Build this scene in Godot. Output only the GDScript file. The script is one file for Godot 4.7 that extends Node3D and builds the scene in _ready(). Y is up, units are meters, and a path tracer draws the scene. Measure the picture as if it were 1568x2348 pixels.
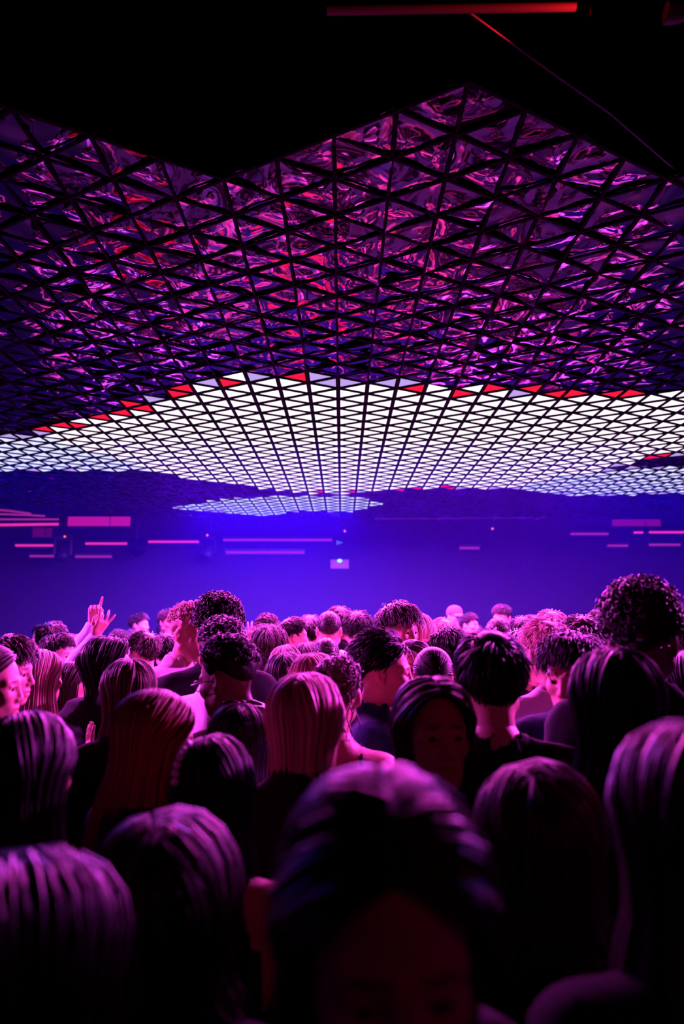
extends Node3D
# A packed dance floor under a mirrored triangle canopy with lit panels; blue haze behind.
const S := 0.26            # side of a canopy triangle
const W := 0.225167        # its height: spacing of the canopy's long lines
const D0 := 5.45           # a node of the middle line lies this far from the camera
const X0 := -0.03
const CY := 3.5            # height of the canopy
# outlines in plan (x, distance) of the panels that are lit
const LIT_PINK := [[-2.99, 6.52], [-2.56, 6.12], [-2.28, 5.92], [-1.80, 5.60], [-1.36, 5.29], [-1.11, 5.05], [-0.88, 4.91], [-0.70, 4.87], [-0.27, 4.87], [0.28, 4.99], [0.65, 5.10], [1.07, 5.19], [1.41, 5.18], [1.88, 5.25], [2.28, 5.23], [3.4, 5.23], [4.4, 6.2], [4.4, 7.1], [3.70, 7.38], [3.45, 7.52], [3.26, 7.95], [2.87, 8.80], [2.43, 9.45], [1.28, 9.35], [0.58, 9.57], [-0.15, 9.85], [-0.87, 9.57], [-1.41, 9.13], [-1.93, 8.83], [-2.32, 8.28], [-2.39, 7.74], [-2.57, 7.32], [-2.81, 6.90]]
const LIT_BLUE := [[[-4.6, 6.9], [-3.34, 6.58], [-2.99, 6.52], [-2.81, 6.90], [-2.57, 7.32], [-2.39, 7.74], [-2.32, 8.30], [-4.6, 8.30]], [[2.19, 9.43], [2.65, 8.74], [3.10, 8.16], [3.61, 7.95], [4.4, 7.9], [5.2, 8.6], [5.2, 9.7], [4.05, 9.92], [3.36, 9.92]], [[-2.90, 11.21], [-2.24, 10.55], [-1.43, 10.04], [-0.53, 9.90], [0.04, 9.90], [0.36, 10.17], [0.60, 10.69], [0.33, 11.33], [0.04, 11.56], [-0.46, 11.33], [-0.75, 11.47], [-1.38, 11.9], [-1.80, 11.72], [-2.25, 11.33]]]

func _ready() -> void:
	var t0 := Time.get_ticks_msec()
	rng.seed = 11
	light_and_camera()
	room()
	canopy()
	rig()
	print("setting ", Time.get_ticks_msec() - t0)
	crowd()
	print("crowd ", Time.get_ticks_msec() - t0)

func area(called: String, x: float, d: float, sx: float, sz: float, col: Color, energy: float) -> void:
	var l := AreaLight3D.new()
	l.name = called
	l.area_size = Vector2(sx, sz)
	l.position = Vector3(x, CY - 0.05, -d)
	l.rotation.x = -PI / 2
	l.light_color = col
	l.light_energy = energy
	l.area_range = 30.0
	l.shadow_enabled = true
	add_child(l)

func light_and_camera() -> void:
	var cam := Camera3D.new()
	cam.name = "camera"
	cam.position = Vector3(0, 1.74, 0)
	cam.rotation.x = atan(246.0 / 1600.0)
	cam.fov = rad_to_deg(2.0 * atan(1174.0 / 1600.0))
	cam.near = 0.05
	cam.far = 60.0
	var ca := CameraAttributesPhysical.new()
	ca.frustum_focal_length = 12.0 * 1600.0 / 1174.0
	ca.frustum_focus_distance = 3.4
	ca.exposure_aperture = 1.3
	cam.attributes = ca
	add_child(cam)
	var we := WorldEnvironment.new()
	we.name = "environment"
	var e := Environment.new()
	e.background_mode = Environment.BG_COLOR
	e.background_color = Color.BLACK
	e.tonemap_mode = Environment.TONE_MAPPER_LINEAR
	e.tonemap_exposure = 1.0
	e.sdfgi_enabled = true
	e.ssao_enabled = true
	e.ssil_enabled = true
	e.volumetric_fog_enabled = true
	e.volumetric_fog_density = 0.0
	we.environment = e
	add_child(we)
	# the lit panels of the canopy: one area light under each lit field
	area("pink_field", 0.35, 7.25, 5.2, 3.8, lin(1.0, 0.045, 0.78), 640.0)
	area("blue_field_west", -3.4, 7.5, 1.9, 1.4, lin(0.07, 0.04, 1.0), 40.0)
	area("blue_field_east", 3.9, 8.9, 2.2, 1.6, lin(0.07, 0.04, 1.0), 90.0)
	area("blue_field_back", -1.1, 10.8, 2.6, 1.2, lin(0.12, 0.05, 1.0), 330.0)

func room() -> void:
	var wallm := mat("painted_wall", lin(0.015, 0.015, 0.03), 0.9)
	var black := mat("black_ceiling", lin(0.008, 0.008, 0.009), 0.95)
	var g := Geo.new()
	g.box(Vector3(0, -0.05, -5.5), Vector3(16.2, 0.1, 22.2))
	struct("floor", g, mat("dance_floor", lin(0.007, 0.007, 0.008), 0.5))
	g = Geo.new()
	g.box(Vector3(0, 5.45, -5.5), Vector3(16.2, 0.1, 22.2))
	struct("ceiling", g, black)
	g = Geo.new()
	g.box(Vector3(0, 2.7, -15.05), Vector3(16.2, 5.4, 0.1))
	struct("wall_far", g, wallm)
	g = Geo.new()
	g.box(Vector3(0, 2.7, 5.05), Vector3(16.2, 5.4, 0.1))
	struct("wall_near", g, black)
	for x in [-1.0, 1.0]:
		g = Geo.new()
		g.box(Vector3(8.05 * x, 2.7, -5), Vector3(0.1, 5.4, 20))
		struct("wall_west" if x < 0 else "wall_east", g, mat("dark_wall", lin(0.03, 0.03, 0.035), 0.9))

	var fv := FogVolume.new()
	fv.name = "haze"
	fv.size = Vector3(15.9, 5.3, 8.55)
	fv.position = Vector3(0, 2.68, -10.675)
	var fm := FogMaterial.new()
	fm.density = 0.0036
	fm.albedo = lin(0.1, 0.015, 1.0)
	fv.material = fm
	fv.set_meta("kind", "stuff")
	fv.set_meta("label", "blue violet smoke haze hanging over the far dance floor")
	add_child(fv)

# ------------------------------------------------------------------ the canopy
func node_at(c: int, k: int) -> Vector2:      # k counts half sides; only nodes with k and c of one parity exist
	return Vector2(X0 + c * W, D0 + k * S * 0.5)

func inside(p: Vector2) -> bool:
	var c := (p.x - X0) / W
	var near := D0 - 13.0 * S + S * 0.5 * (4.0 - absf(fposmod(c - 2.0, 8.0) - 4.0))
	return p.y > near and p.y < 11.95 - 0.75 * maxf(0.0, -3.2 - p.x) and absf(p.x) < 6.9

func poly(list: Array) -> PackedVector2Array:
	var p := PackedVector2Array()
	for q in list:
		p.append(Vector2(q[0], q[1]))
	return p

func warped(k: int) -> ArrayMesh:             # a mirror sheet pinned at its edges, unevenly bent
	var nz := FastNoiseLite.new()
	nz.seed = 40 + k
	nz.frequency = 4.2
	nz.fractal_octaves = 1
	var g := Geo.new()
	var n := 6
	var a := Vector3(-W * 2.0 / 3.0, 0, 0)
	var b := Vector3(W / 3.0, 0, -S * 0.5)
	var c := Vector3(W / 3.0, 0, S * 0.5)
	var at := {}
	for i in n + 1:
		for j in n + 1 - i:
			var u := float(i) / n
			var v := float(j) / n
			var w := 1.0 - u - v
			var p := a * w + b * u + c * v
			var free := clampf(27.0 * u * v * w, 0.0, 1.0)
			p.y = (0.015 * nz.get_noise_2d(p.x, p.z) - 0.002) * free + 0.005 * nz.get_noise_2d(p.z + 3.0, p.x)
			at[[i, j]] = g.put(p * Vector3(0.99, 1, 0.99), Vector3.DOWN)
	for i in n:
		for j in n - i:
			g.tri(at[[i, j]], at[[i + 1, j]], at[[i, j + 1]])
			if i + j < n - 1:
				g.tri(at[[i + 1, j]], at[[i + 1, j + 1]], at[[i, j + 1]])
	g.smooth()
	return g.mesh()

func led_mesh(m: Material, back: Material) -> ArrayMesh:     # glowing face below, closed dark tray above
	var am := ArrayMesh.new()
	var p := [Vector3(-W * 2.0 / 3.0, 0, 0), Vector3(W / 3.0, 0, -S * 0.5), Vector3(W / 3.0, 0, S * 0.5)]
	var g := Geo.new()
	var q := []
	for k in 3:
		q.append(g.put(p[k] * 0.77, Vector3.DOWN))
	g.tri(q[0], q[1], q[2])
	g.surface(am)
	var h := Geo.new()
	q = []
	for k in 3:
		q.append(h.put(p[k] * 0.99 + Vector3(0, 0.004, 0), Vector3.DOWN))
	for k in 3:
		q.append(h.put(p[k] * 0.99 + Vector3(0, 0.02, 0), Vector3.UP))
	h.tri(q[0], q[1], q[2])
	h.tri(q[5], q[4], q[3])
	h.surface(am)
	am.surface_set_material(0, m)
	am.surface_set_material(1, back)
	return am

func canopy() -> void:
	var o := thing("canopy", "suspended canopy of mirrored triangles in a black lattice with glowing white panels", "canopy", Vector3(0, CY, 0))
	var black := mat("black_bar", lin(0.006, 0.006, 0.007), 0.8, 0.0, 0.2)
	var mirror := mat("mirror_film", lin(0.135, 0.125, 0.15), 0.06, 1.0, 0.5, false)
	var pink := glow("led_pink_white", lin(1.0, 0.8, 1.0), 1.5)
	var blue := glow("led_blue_white", lin(0.6, 0.6, 1.0), 1.5)
	var red := glow("led_red", lin(1.0, 0.01, 0.06), 1.0)
	var dim := glow("led_dim_white", lin(0.55, 0.36, 0.9), 1.0)
	var lit := poly(LIT_PINK)
	var blues := []
	for q in LIT_BLUE:
		blues.append(poly(q))
	# triangles: in the strip between lines c and c + 1, one per half step
	var mirrors := []
	var leds := []
	var has := {}
	for c in range(-31, 31):
		for k in range(-30, 54):
			var even := posmod(c + k, 2) == 0
			# even: tip on line c, base on line c + 1; odd: the reverse
			var tip := node_at(c if even else c + 1, k)
			var cen := Vector2(tip.x + (W * 2.0 / 3.0 if even else -W * 2.0 / 3.0), tip.y)
			if not inside(cen):
				continue
			has[[c, k]] = true
			var t := Transform3D(Basis(Vector3.UP, 0.0 if even else PI), Vector3(cen.x, 0.009, -cen.y))
			var kind := 0
			if Geometry2D.is_point_in_polygon(cen, lit):
				kind = 1
			for q in blues:
				if Geometry2D.is_point_in_polygon(cen, q):
					kind = 2
			if kind:
				leds.append([cen.length(), t, kind, cen])
			else:
				mirrors.append([cen.length() + maxf(0.0, absf(cen.x) / maxf(cen.y, 0.1) - 0.55) * 20.0, t, cen])
	mirrors.sort_custom(func(a, b): return a[0] < b[0])
	leds.sort_custom(func(a, b): return a[0] < b[0])
	var sheets := []
	for k in 14:
		sheets.append(warped(k))
	var mm := MultiMesh.new()
	mm.transform_format = MultiMesh.TRANSFORM_3D
	mm.mesh = sheets[0]
	mm.instance_count = maxi(0, mirrors.size() - 300)
	for k in mirrors.size():
		var b := Basis(Vector3.UP, TAU / 3.0 * rng.randi_range(0, 2))
		var tilt := Basis(Vector3(rng.randf_range(-1, 1), 0, rng.randf_range(-1, 1)).normalized(), rng.randf_range(0.0, 0.09))
		var t: Transform3D = mirrors[k][1] * Transform3D(tilt * b, Vector3.ZERO)
		if k < 300:
			part("mirror_panel", sheets[rng.randi_range(0, 13)], mirror, o, t)
		else:
			mm.set_instance_transform(k - 300, t)
	var mi := MultiMeshInstance3D.new()
	mi.name = "mirror_panels"
	mi.multimesh = mm
	mi.material_override = mirror
	mi.set_meta("kind", "stuff")
	o.add_child(mi, true)
	var led := {}
	for m in [pink, blue, red, dim]:
		led[m] = led_mesh(m, black)
	var rest := {}
	for k in leds.size():
		var q: Array = leds[k]
		var m: Material = pink if q[2] == 1 else blue
		# panels on the rim of a lit field are red or only half lit
		var rim := false
		for a in 6:
			var p: Vector2 = q[3] + Vector2.from_angle(a * PI / 3.0) * 0.17
			if not (Geometry2D.is_point_in_polygon(p, lit) or blues.any(func(b): return Geometry2D.is_point_in_polygon(p, b))):
				rim = true
		if rim and q[2] == 1 and rng.randf() < 0.4:
			m = red
		elif rim and rng.randf() < 0.5:
			m = dim
		if k < 300:
			part("light_panel", led[m], null, o, q[1])
		else:
			for f in 2:
				var sm: Material = m if f == 0 else black
				if not rest.has(sm):
					rest[sm] = Geo.new()
				var src: Array = led[m].surface_get_arrays(f)
				var h := Geo.new()
				h.v = src[Mesh.ARRAY_VERTEX]
				h.n = src[Mesh.ARRAY_NORMAL]
				h.c = src[Mesh.ARRAY_COLOR]
				h.i = src[Mesh.ARRAY_INDEX]
				rest[sm].add(h, q[1])
	var am := ArrayMesh.new()
	for m in rest:
		rest[m].surface(am)
		am.surface_set_material(am.get_surface_count() - 1, m)
	part("light_panels", am, null, o).set_meta("kind", "stuff")
	# bars: runs of lattice edges that border a panel, in three directions
	var dirs := [Vector2i(0, 2), Vector2i(1, 1), Vector2i(1, -1)]
	var runs := 0
	for di in 3:
		var dv: Vector2i = dirs[di]
		var seen := {}
		for c in range(-32, 33):
			for k in range(-32, 56):
				if posmod(c + k, 2) != 0 or seen.has([c, k]) or not edge(has, c, k, di):
					continue
				if edge(has, c - dv.x, k - dv.y, di):
					continue
				var n := 0
				while edge(has, c + dv.x * n, k + dv.y * n, di):
					seen[[c + dv.x * n, k + dv.y * n]] = true
					n += 1
				var p := node_at(c, k)
				var q := node_at(c + dv.x * n, k + dv.y * n)
				var g := Geo.new()
				var a3 := Vector3(p.x, 0, -p.y)
				var b3 := Vector3(q.x, 0, -q.y)
				var z := (b3 - a3).normalized()
				g.box((a3 + b3) * 0.5 + Vector3(0, 0.004 - 0.0015 * di, 0), Vector3(0.0135, 0.008, (b3 - a3).length() + 0.0135), Basis(z.cross(Vector3.UP) * -1.0, Vector3.UP, z))
				part("lattice_bar", g.mesh(), black, o)
				runs += 1
	print("mirrors %d leds %d bars %d" % [mirrors.size(), leds.size(), runs])

func edge(has: Dictionary, c: int, k: int, di: int) -> bool:
	# triangles are keyed by strip and half step of their tip
	match di:
		0:  # from (c,k) to (c,k+2): neighbours in strips c-1 and c at half step k+1
			return has.has([c - 1, k + 1]) or has.has([c, k + 1])
		1:  # (c,k) to (c+1,k+1)
			return has.has([c, k]) or has.has([c, k + 1])
		_:  # (c,k) to (c+1,k-1)
			return has.has([c, k]) or has.has([c, k - 1])

const PEOPLE := [
	{"key": "A", "x": 0.033, "d": 0.687, "h": 1.601, "yaw": 38, "sex": "f", "hair": "long_center", "color": "darkbrown", "top": "sweater", "cloth": "black", "skin": 1, "pose": "down", "label": "woman nearest the camera, looking down, long centre-parted hair", "turn": -30, "nod": 16},
	{"key": "B", "x": -0.237, "d": 1.003, "h": 1.443, "yaw": 185, "sex": "f", "hair": "wavy", "color": "darkbrown", "top": "sweater", "cloth": "black", "skin": 1, "pose": "down", "label": "wavy dark head, blurred, low in front of the woman with the pearly clip", "turn": 10},
	{"key": "B2", "x": -0.337, "d": 0.756, "h": 1.467, "yaw": 170, "sex": "f", "hair": "wavy", "color": "black", "top": "sweater", "cloth": "black", "skin": 1, "pose": "down", "label": "dark-haired person in the lower left corner, a blurred silhouette seen from behind", "turn": -10},
	{"key": "C", "x": 0.409, "d": 0.838, "h": 1.602, "yaw": 176, "sex": "f", "hair": "long_center", "color": "brown", "top": "sweater", "cloth": "black", "skin": 1, "pose": "down", "label": "woman from behind with long dark hair, nearest at the right edge"},
	{"key": "D", "x": 0.324, "d": 1.201, "h": 1.470, "yaw": 185, "sex": "f", "hair": "wavy", "color": "brown", "top": "jacket", "cloth": "black", "skin": 1, "pose": "down", "label": "short person with tousled wavy hair between the two nearest women, seen from behind"},
	{"key": "E", "x": -0.587, "d": 1.342, "h": 1.554, "yaw": 142, "sex": "f", "hair": "long_back", "color": "black", "top": "sweater", "cloth": "black", "skin": 1, "pose": "down", "label": "woman from behind with smooth black hair, large dark silhouette at the left edge", "turn": 30},
	{"key": "F", "x": -0.252, "d": 1.432, "h": 1.497, "yaw": 180, "sex": "f", "hair": "long_back", "color": "black", "top": "tank", "cloth": "black", "skin": 2, "pose": "down", "label": "woman from behind with long black hair and a pearly clip", "turn": 10, "nod": 4},
	{"key": "G", "x": -0.290, "d": 1.999, "h": 1.491, "yaw": 178, "sex": "f", "hair": "long_center", "color": "black", "top": "jacket", "cloth": "black", "skin": 1, "pose": "down", "label": "woman from behind with long black hair and sunglasses pushed up on top", "nod": 6},
	{"key": "H", "x": -0.479, "d": 1.725, "h": 1.558, "yaw": 125, "sex": "f", "hair": "fringe_long", "color": "ginger", "top": "jacket", "cloth": "black", "skin": 1, "pose": "down", "label": "woman with ginger brown hair and a fringe, turned to the right", "turn": -15, "nod": 8},
	{"key": "I", "x": -0.102, "d": 1.771, "h": 1.587, "yaw": 185, "sex": "f", "hair": "lob", "color": "blonde", "top": "jacket", "cloth": "black", "skin": 2, "pose": "down", "label": "woman from behind with straight shoulder-length blonde hair, rim of pink light on it", "turn": -20, "nod": 4},
	{"key": "J", "x": -0.331, "d": 2.323, "h": 1.669, "yaw": -128, "sex": "m", "hair": "curl_fade", "color": "black", "top": "shirt", "cloth": "darkred", "skin": 3, "pose": "down", "label": "man in thin glasses with short curly hair, head bowed to the left", "turn": 10, "nod": 14},
	{"key": "K", "x": -0.529, "d": 3.017, "h": 1.801, "yaw": 200, "sex": "m", "hair": "curl_big", "color": "black", "top": "jacket", "cloth": "black", "skin": 3, "pose": "hug", "label": "tall man with a mop of dark curls, one dark sleeve lifted sideways"},
	{"key": "L", "x": -0.449, "d": 2.699, "h": 1.719, "yaw": 150, "sex": "m", "hair": "curl_fade", "color": "darkbrown", "top": "shirt", "cloth": "white", "skin": 2, "pose": "down", "label": "man in a white collared shirt with short curly hair, behind the man in glasses", "turn": 40, "nod": 4},
	{"key": "M", "x": -0.772, "d": 3.466, "h": 1.798, "yaw": 60, "sex": "m", "hair": "curl_fade", "color": "blonde", "top": "shirt", "cloth": "pale", "skin": 2, "pose": "down", "label": "man with bright blond curls and lit neck, next to the tall man with dark curls", "nod": 10},
	{"key": "N", "x": -1.850, "d": 7.469, "h": 1.829, "yaw": 50, "sex": "m", "hair": "crop", "color": "darkbrown", "top": "tshirt", "cloth": "black", "skin": 2, "pose": "down", "label": "bearded man far back wearing a thin necklace, turned to the right"},
	{"key": "O", "x": -2.335, "d": 8.082, "h": 1.794, "yaw": 80, "sex": "m", "hair": "crop", "color": "black", "top": "jacket", "cloth": "black", "skin": 2, "pose": "down", "label": "dark-haired man far back in profile to the right, left of the man with the necklace"},
	{"key": "P", "x": -1.779, "d": 4.362, "h": 1.643, "yaw": 80, "sex": "m", "hair": "crop", "color": "black", "top": "sweater", "cloth": "lightblue", "skin": 2, "pose": "raise", "label": "man in a light blue sweater raising both hands above the crowd", "nod": 8},
	{"key": "Q", "x": -2.081, "d": 5.061, "h": 1.697, "yaw": 170, "sex": "m", "hair": "messy", "color": "black", "top": "jacket", "cloth": "black", "skin": 2, "pose": "down", "label": "dark head just above the man in the light blue sweater"},
	{"key": "R", "x": -1.271, "d": 2.638, "h": 1.659, "yaw": 92, "sex": "m", "hair": "messy", "color": "brown", "top": "jacket", "cloth": "black", "skin": 2, "pose": "down", "label": "laughing man with wavy fringe in profile at the left edge", "nod": 4},
	{"key": "S", "x": -1.112, "d": 2.197, "h": 1.649, "yaw": 98, "sex": "f", "hair": "long_back", "color": "brown", "top": "jacket", "cloth": "navy", "skin": 2, "pose": "down", "label": "woman in a navy jacket in profile, cut off by the left edge", "nod": 4},
	{"key": "T", "x": -1.305, "d": 3.055, "h": 1.594, "yaw": 150, "sex": "f", "hair": "long_center", "color": "blonde", "top": "tank", "cloth": "red", "skin": 2, "pose": "down", "label": "woman from behind with long blonde hair and a bare lit shoulder"},
	{"key": "U", "x": -1.338, "d": 3.502, "h": 1.520, "yaw": 160, "sex": "f", "hair": "long_back", "color": "brown", "top": "tank", "cloth": "black", "skin": 2, "pose": "down", "label": "brown-haired woman wearing sunglasses on her head and an earring, beside the long-haired blonde", "turn": -35},
	{"key": "V", "x": -1.029, "d": 3.180, "h": 1.634, "yaw": 165, "sex": "f", "hair": "wavy_long", "color": "black", "top": "puffer", "cloth": "black", "skin": 2, "pose": "down", "label": "woman with long wavy black hair and lit forehead in a black padded jacket", "turn": -60, "nod": -12},
	{"key": "W", "x": -0.721, "d": 2.449, "h": 1.590, "yaw": 215, "sex": "f", "hair": "long_center", "color": "lightbrown", "top": "jacket", "cloth": "black", "skin": 2, "pose": "clap", "label": "woman with long light brown hair from behind, hands held up in front of her", "nod": 6},
	{"key": "X", "x": -1.151, "d": 4.158, "h": 1.653, "yaw": 235, "sex": "m", "hair": "crop", "color": "brown", "top": "jacket", "cloth": "black", "skin": 2, "pose": "down", "label": "man with cropped brown hair and a lit ear, turned away to the left"},
	{"key": "Z", "x": -1.150, "d": 4.666, "h": 1.631, "yaw": 180, "sex": "m", "hair": "messy", "color": "black", "top": "jacket", "cloth": "black", "skin": 2, "pose": "down", "label": "dark-haired man from behind, below the man with the necklace"},
	{"key": "AA", "x": -0.360, "d": 4.975, "h": 1.734, "yaw": 110, "sex": "m", "hair": "crop", "color": "black", "top": "jacket", "cloth": "black", "skin": 2, "pose": "down", "label": "dark-haired man in profile with a lit cheek, just left of the white hoodie"},
	{"key": "AB", "x": -0.570, "d": 5.356, "h": 1.748, "yaw": 180, "sex": "m", "hair": "curl_fade", "color": "black", "top": "tshirt", "cloth": "black", "skin": 2, "pose": "raise_one", "label": "curly head far back, bluish, right of the big mop of curls"},
	{"key": "AB2", "x": -0.469, "d": 4.498, "h": 1.662, "yaw": 175, "sex": "f", "hair": "curl_long", "color": "brown", "top": "tshirt", "cloth": "black", "skin": 2, "pose": "down", "label": "person from behind with bushy brown curls, right of the man in the white collared shirt"},
	{"key": "AC", "x": -0.256, "d": 5.670, "h": 1.747, "yaw": 185, "sex": "m", "hair": "messy", "color": "darkbrown", "top": "tshirt", "cloth": "black", "skin": 2, "pose": "down", "label": "small dark head far back, left of the cropped man in the white hoodie"},
	{"key": "AD", "x": -0.086, "d": 4.646, "h": 1.785, "yaw": 180, "sex": "m", "hair": "buzz", "color": "darkbrown", "top": "hoodie", "cloth": "white", "skin": 2, "pose": "down", "label": "man from behind with closely cropped hair in a white hoodie"},
	{"key": "AE", "x": -0.013, "d": 5.357, "h": 1.809, "yaw": 200, "sex": "m", "hair": "messy", "color": "black", "top": "jacket", "cloth": "black", "skin": 2, "pose": "down", "label": "tallest head behind the man in the white hoodie"},
	{"key": "AF", "x": 0.108, "d": 4.978, "h": 1.772, "yaw": 170, "sex": "m", "hair": "messy", "color": "black", "top": "jacket", "cloth": "black", "skin": 2, "pose": "down", "label": "man with tousled black hair, right of the white hoodie"},
	{"key": "AG", "x": -0.287, "d": 3.622, "h": 1.595, "yaw": 180, "sex": "f", "hair": "long_back", "color": "blonde", "top": "tank", "cloth": "black", "skin": 2, "pose": "down", "label": "woman from behind with sleek pink-lit hair, left of the dark bob"},
	{"key": "AG2", "x": -0.259, "d": 3.271, "h": 1.569, "yaw": 180, "sex": "f", "hair": "lob", "color": "darkbrown", "top": "tank", "cloth": "black", "skin": 2, "pose": "down", "label": "woman from behind with a sleek dark bob, above the blonde woman"},
	{"key": "AG3", "x": -0.212, "d": 4.261, "h": 1.582, "yaw": 170, "sex": "f", "hair": "lob", "color": "brown", "top": "tank", "cloth": "pale", "skin": 2, "pose": "down", "label": "woman from behind with straight hair lit pink, below the white hoodie"},
	{"key": "AG4", "x": -0.089, "d": 3.921, "h": 1.632, "yaw": 180, "sex": "m", "hair": "buzz", "color": "darkbrown", "top": "tshirt", "cloth": "pale", "skin": 2, "pose": "down", "label": "man from behind with shaved hair, just below the white hoodie"},
	{"key": "AH", "x": -0.117, "d": 2.895, "h": 1.577, "yaw": 175, "sex": "f", "hair": "messy_long", "color": "blonde", "top": "tank", "cloth": "white", "skin": 2, "pose": "down", "label": "woman from behind with streaky blonde hair, left of the curly updo"},
	{"key": "AH2", "x": -0.019, "d": 2.211, "h": 1.614, "yaw": 185, "sex": "f", "hair": "updo", "color": "lightbrown", "top": "tank", "cloth": "black", "skin": 2, "pose": "down", "label": "woman from behind with a curly pinned updo and bare neck"},
	{"key": "AI", "x": 0.276, "d": 3.768, "h": 1.806, "yaw": 45, "sex": "m", "hair": "crop_big", "color": "brown", "top": "tshirt", "cloth": "black", "skin": 2, "pose": "down", "label": "smiling man with a thick fringe, face lit pink, turned to the right", "nod": 6},
	{"key": "AJ", "x": 0.438, "d": 4.073, "h": 1.752, "yaw": 165, "sex": "f", "hair": "long_center", "color": "blonde", "top": "tank", "cloth": "pale", "skin": 2, "pose": "hand_head", "label": "woman from behind with blonde hair and a hand on her head"},
	{"key": "AK", "x": 0.122, "d": 2.544, "h": 1.667, "yaw": 86, "sex": "m", "hair": "swept", "color": "black", "top": "jacket", "cloth": "navy", "skin": 2, "pose": "down", "label": "man in a dark blue jacket in profile to the right, swept-up dark hair", "nod": 4},
	{"key": "AL", "x": 0.327, "d": 3.201, "h": 1.633, "yaw": -30, "sex": "f", "hair": "long_back", "color": "darkbrown", "top": "tank", "cloth": "white", "skin": 2, "pose": "down", "label": "lit person in white half hidden behind the man in profile"},
	{"key": "AM", "x": 0.641, "d": 4.430, "h": 1.727, "yaw": 195, "sex": "m", "hair": "crop", "color": "blonde", "top": "tshirt", "cloth": "black", "skin": 2, "pose": "down", "label": "fair-haired man from behind with lit ear, right of the hand on the blonde head"},
	{"key": "AN", "x": 0.534, "d": 3.517, "h": 1.659, "yaw": 190, "sex": "m", "hair": "swept", "color": "black", "top": "jacket", "cloth": "black", "skin": 2, "pose": "down", "label": "man from behind with slicked dark hair, in front of the fair-haired man"},
	{"key": "AO", "x": 1.344, "d": 8.472, "h": 1.895, "yaw": 30, "sex": "m", "hair": "cap", "color": "black", "top": "tshirt", "cloth": "black", "skin": 2, "pose": "down", "label": "bearded man far back in a pale cap"},
	{"key": "AP", "x": 1.440, "d": 8.082, "h": 1.794, "yaw": 50, "sex": "m", "hair": "crop", "color": "black", "top": "jacket", "cloth": "black", "skin": 2, "pose": "down", "label": "man far back looking to the right, next to the man in the cap"},
	{"key": "AQ", "x": 1.762, "d": 7.662, "h": 1.892, "yaw": -40, "sex": "m", "hair": "crop", "color": "black", "top": "jacket", "cloth": "black", "skin": 2, "pose": "down", "label": "bearded man far back looking down, alone above the crowd", "nod": 12},
	{"key": "AR", "x": 1.027, "d": 4.642, "h": 1.745, "yaw": 180, "sex": "m", "hair": "buzz", "color": "darkbrown", "top": "tshirt", "cloth": "black", "skin": 2, "pose": "down", "label": "cropped head just below the bearded man who looks down"},
	{"key": "AS", "x": 1.268, "d": 4.953, "h": 1.736, "yaw": 150, "sex": "m", "hair": "messy", "color": "black", "top": "jacket", "cloth": "black", "skin": 2, "pose": "down", "label": "dark head with a lit ear, right of the bearded man who looks down"},
	{"key": "AT", "x": 0.361, "d": 2.829, "h": 1.619, "yaw": 180, "sex": "f", "hair": "tied", "color": "black", "top": "tank", "cloth": "black", "skin": 2, "pose": "down", "label": "woman from behind with dark hair tied back, above the woman facing the camera"},
	{"key": "AU", "x": 0.205, "d": 1.619, "h": 1.592, "yaw": 20, "sex": "f", "hair": "long_center", "color": "brown", "top": "jacket", "cloth": "black", "skin": 2, "pose": "down", "label": "woman facing the camera with long dark hair and a dim red-lit face", "turn": -10, "nod": -3},
	{"key": "AV", "x": 0.399, "d": 1.896, "h": 1.688, "yaw": 180, "sex": "m", "hair": "bowl", "color": "black", "top": "tshirt", "cloth": "black", "skin": 2, "pose": "down", "label": "man from behind with straight black hair in a black t-shirt"},
	{"key": "AW", "x": 0.789, "d": 3.152, "h": 1.672, "yaw": 130, "sex": "m", "hair": "messy", "color": "darkbrown", "top": "tshirt", "cloth": "black", "skin": 2, "pose": "down", "label": "man with curly dark hair half hidden behind the man in the black t-shirt"},
	{"key": "AX", "x": 0.801, "d": 2.751, "h": 1.723, "yaw": 200, "sex": "m", "hair": "crop", "color": "blonde", "top": "tshirt", "cloth": "white", "skin": 2, "pose": "down", "label": "man from behind with blond textured hair in a white t-shirt", "nod": 4},
	{"key": "AY", "x": 0.755, "d": 2.300, "h": 1.683, "yaw": -38, "sex": "m", "hair": "crop_big", "color": "black", "top": "jacket", "cloth": "navy", "skin": 2, "pose": "down", "label": "young man with a dark fringe looking down to the left", "nod": 10},
	{"key": "AZ", "x": 1.140, "d": 3.345, "h": 1.733, "yaw": 185, "sex": "m", "hair": "messy", "color": "brown", "top": "tshirt", "cloth": "black", "skin": 2, "pose": "down", "label": "wavy brown head just behind the young man with the dark fringe"},
	{"key": "BA", "x": 1.162, "d": 3.917, "h": 1.770, "yaw": 180, "sex": "m", "hair": "crop", "color": "blonde", "top": "tshirt", "cloth": "black", "skin": 2, "pose": "down", "label": "blond head just behind the man in the white t-shirt"},
	{"key": "BB", "x": 0.818, "d": 1.935, "h": 1.801, "yaw": 150, "sex": "m", "hair": "curl_big", "color": "darkbrown", "top": "jacket", "cloth": "black", "skin": 3, "pose": "down", "label": "tall man from behind with a big head of dark curls, ear and neck lit red"},
	{"key": "BC", "x": 0.589, "d": 1.527, "h": 1.660, "yaw": 180, "sex": "f", "hair": "long_center", "color": "black", "top": "sweater", "cloth": "black", "skin": 1, "pose": "down", "label": "woman from behind with long smooth black hair, in front of the tall curly man"},
	{"key": "BD", "x": 1.303, "d": 2.733, "h": 1.698, "yaw": 230, "sex": "m", "hair": "curl_fade", "color": "brown", "top": "jacket", "cloth": "black", "skin": 2, "pose": "down", "label": "curly man at the right edge with a lit ear"},
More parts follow.
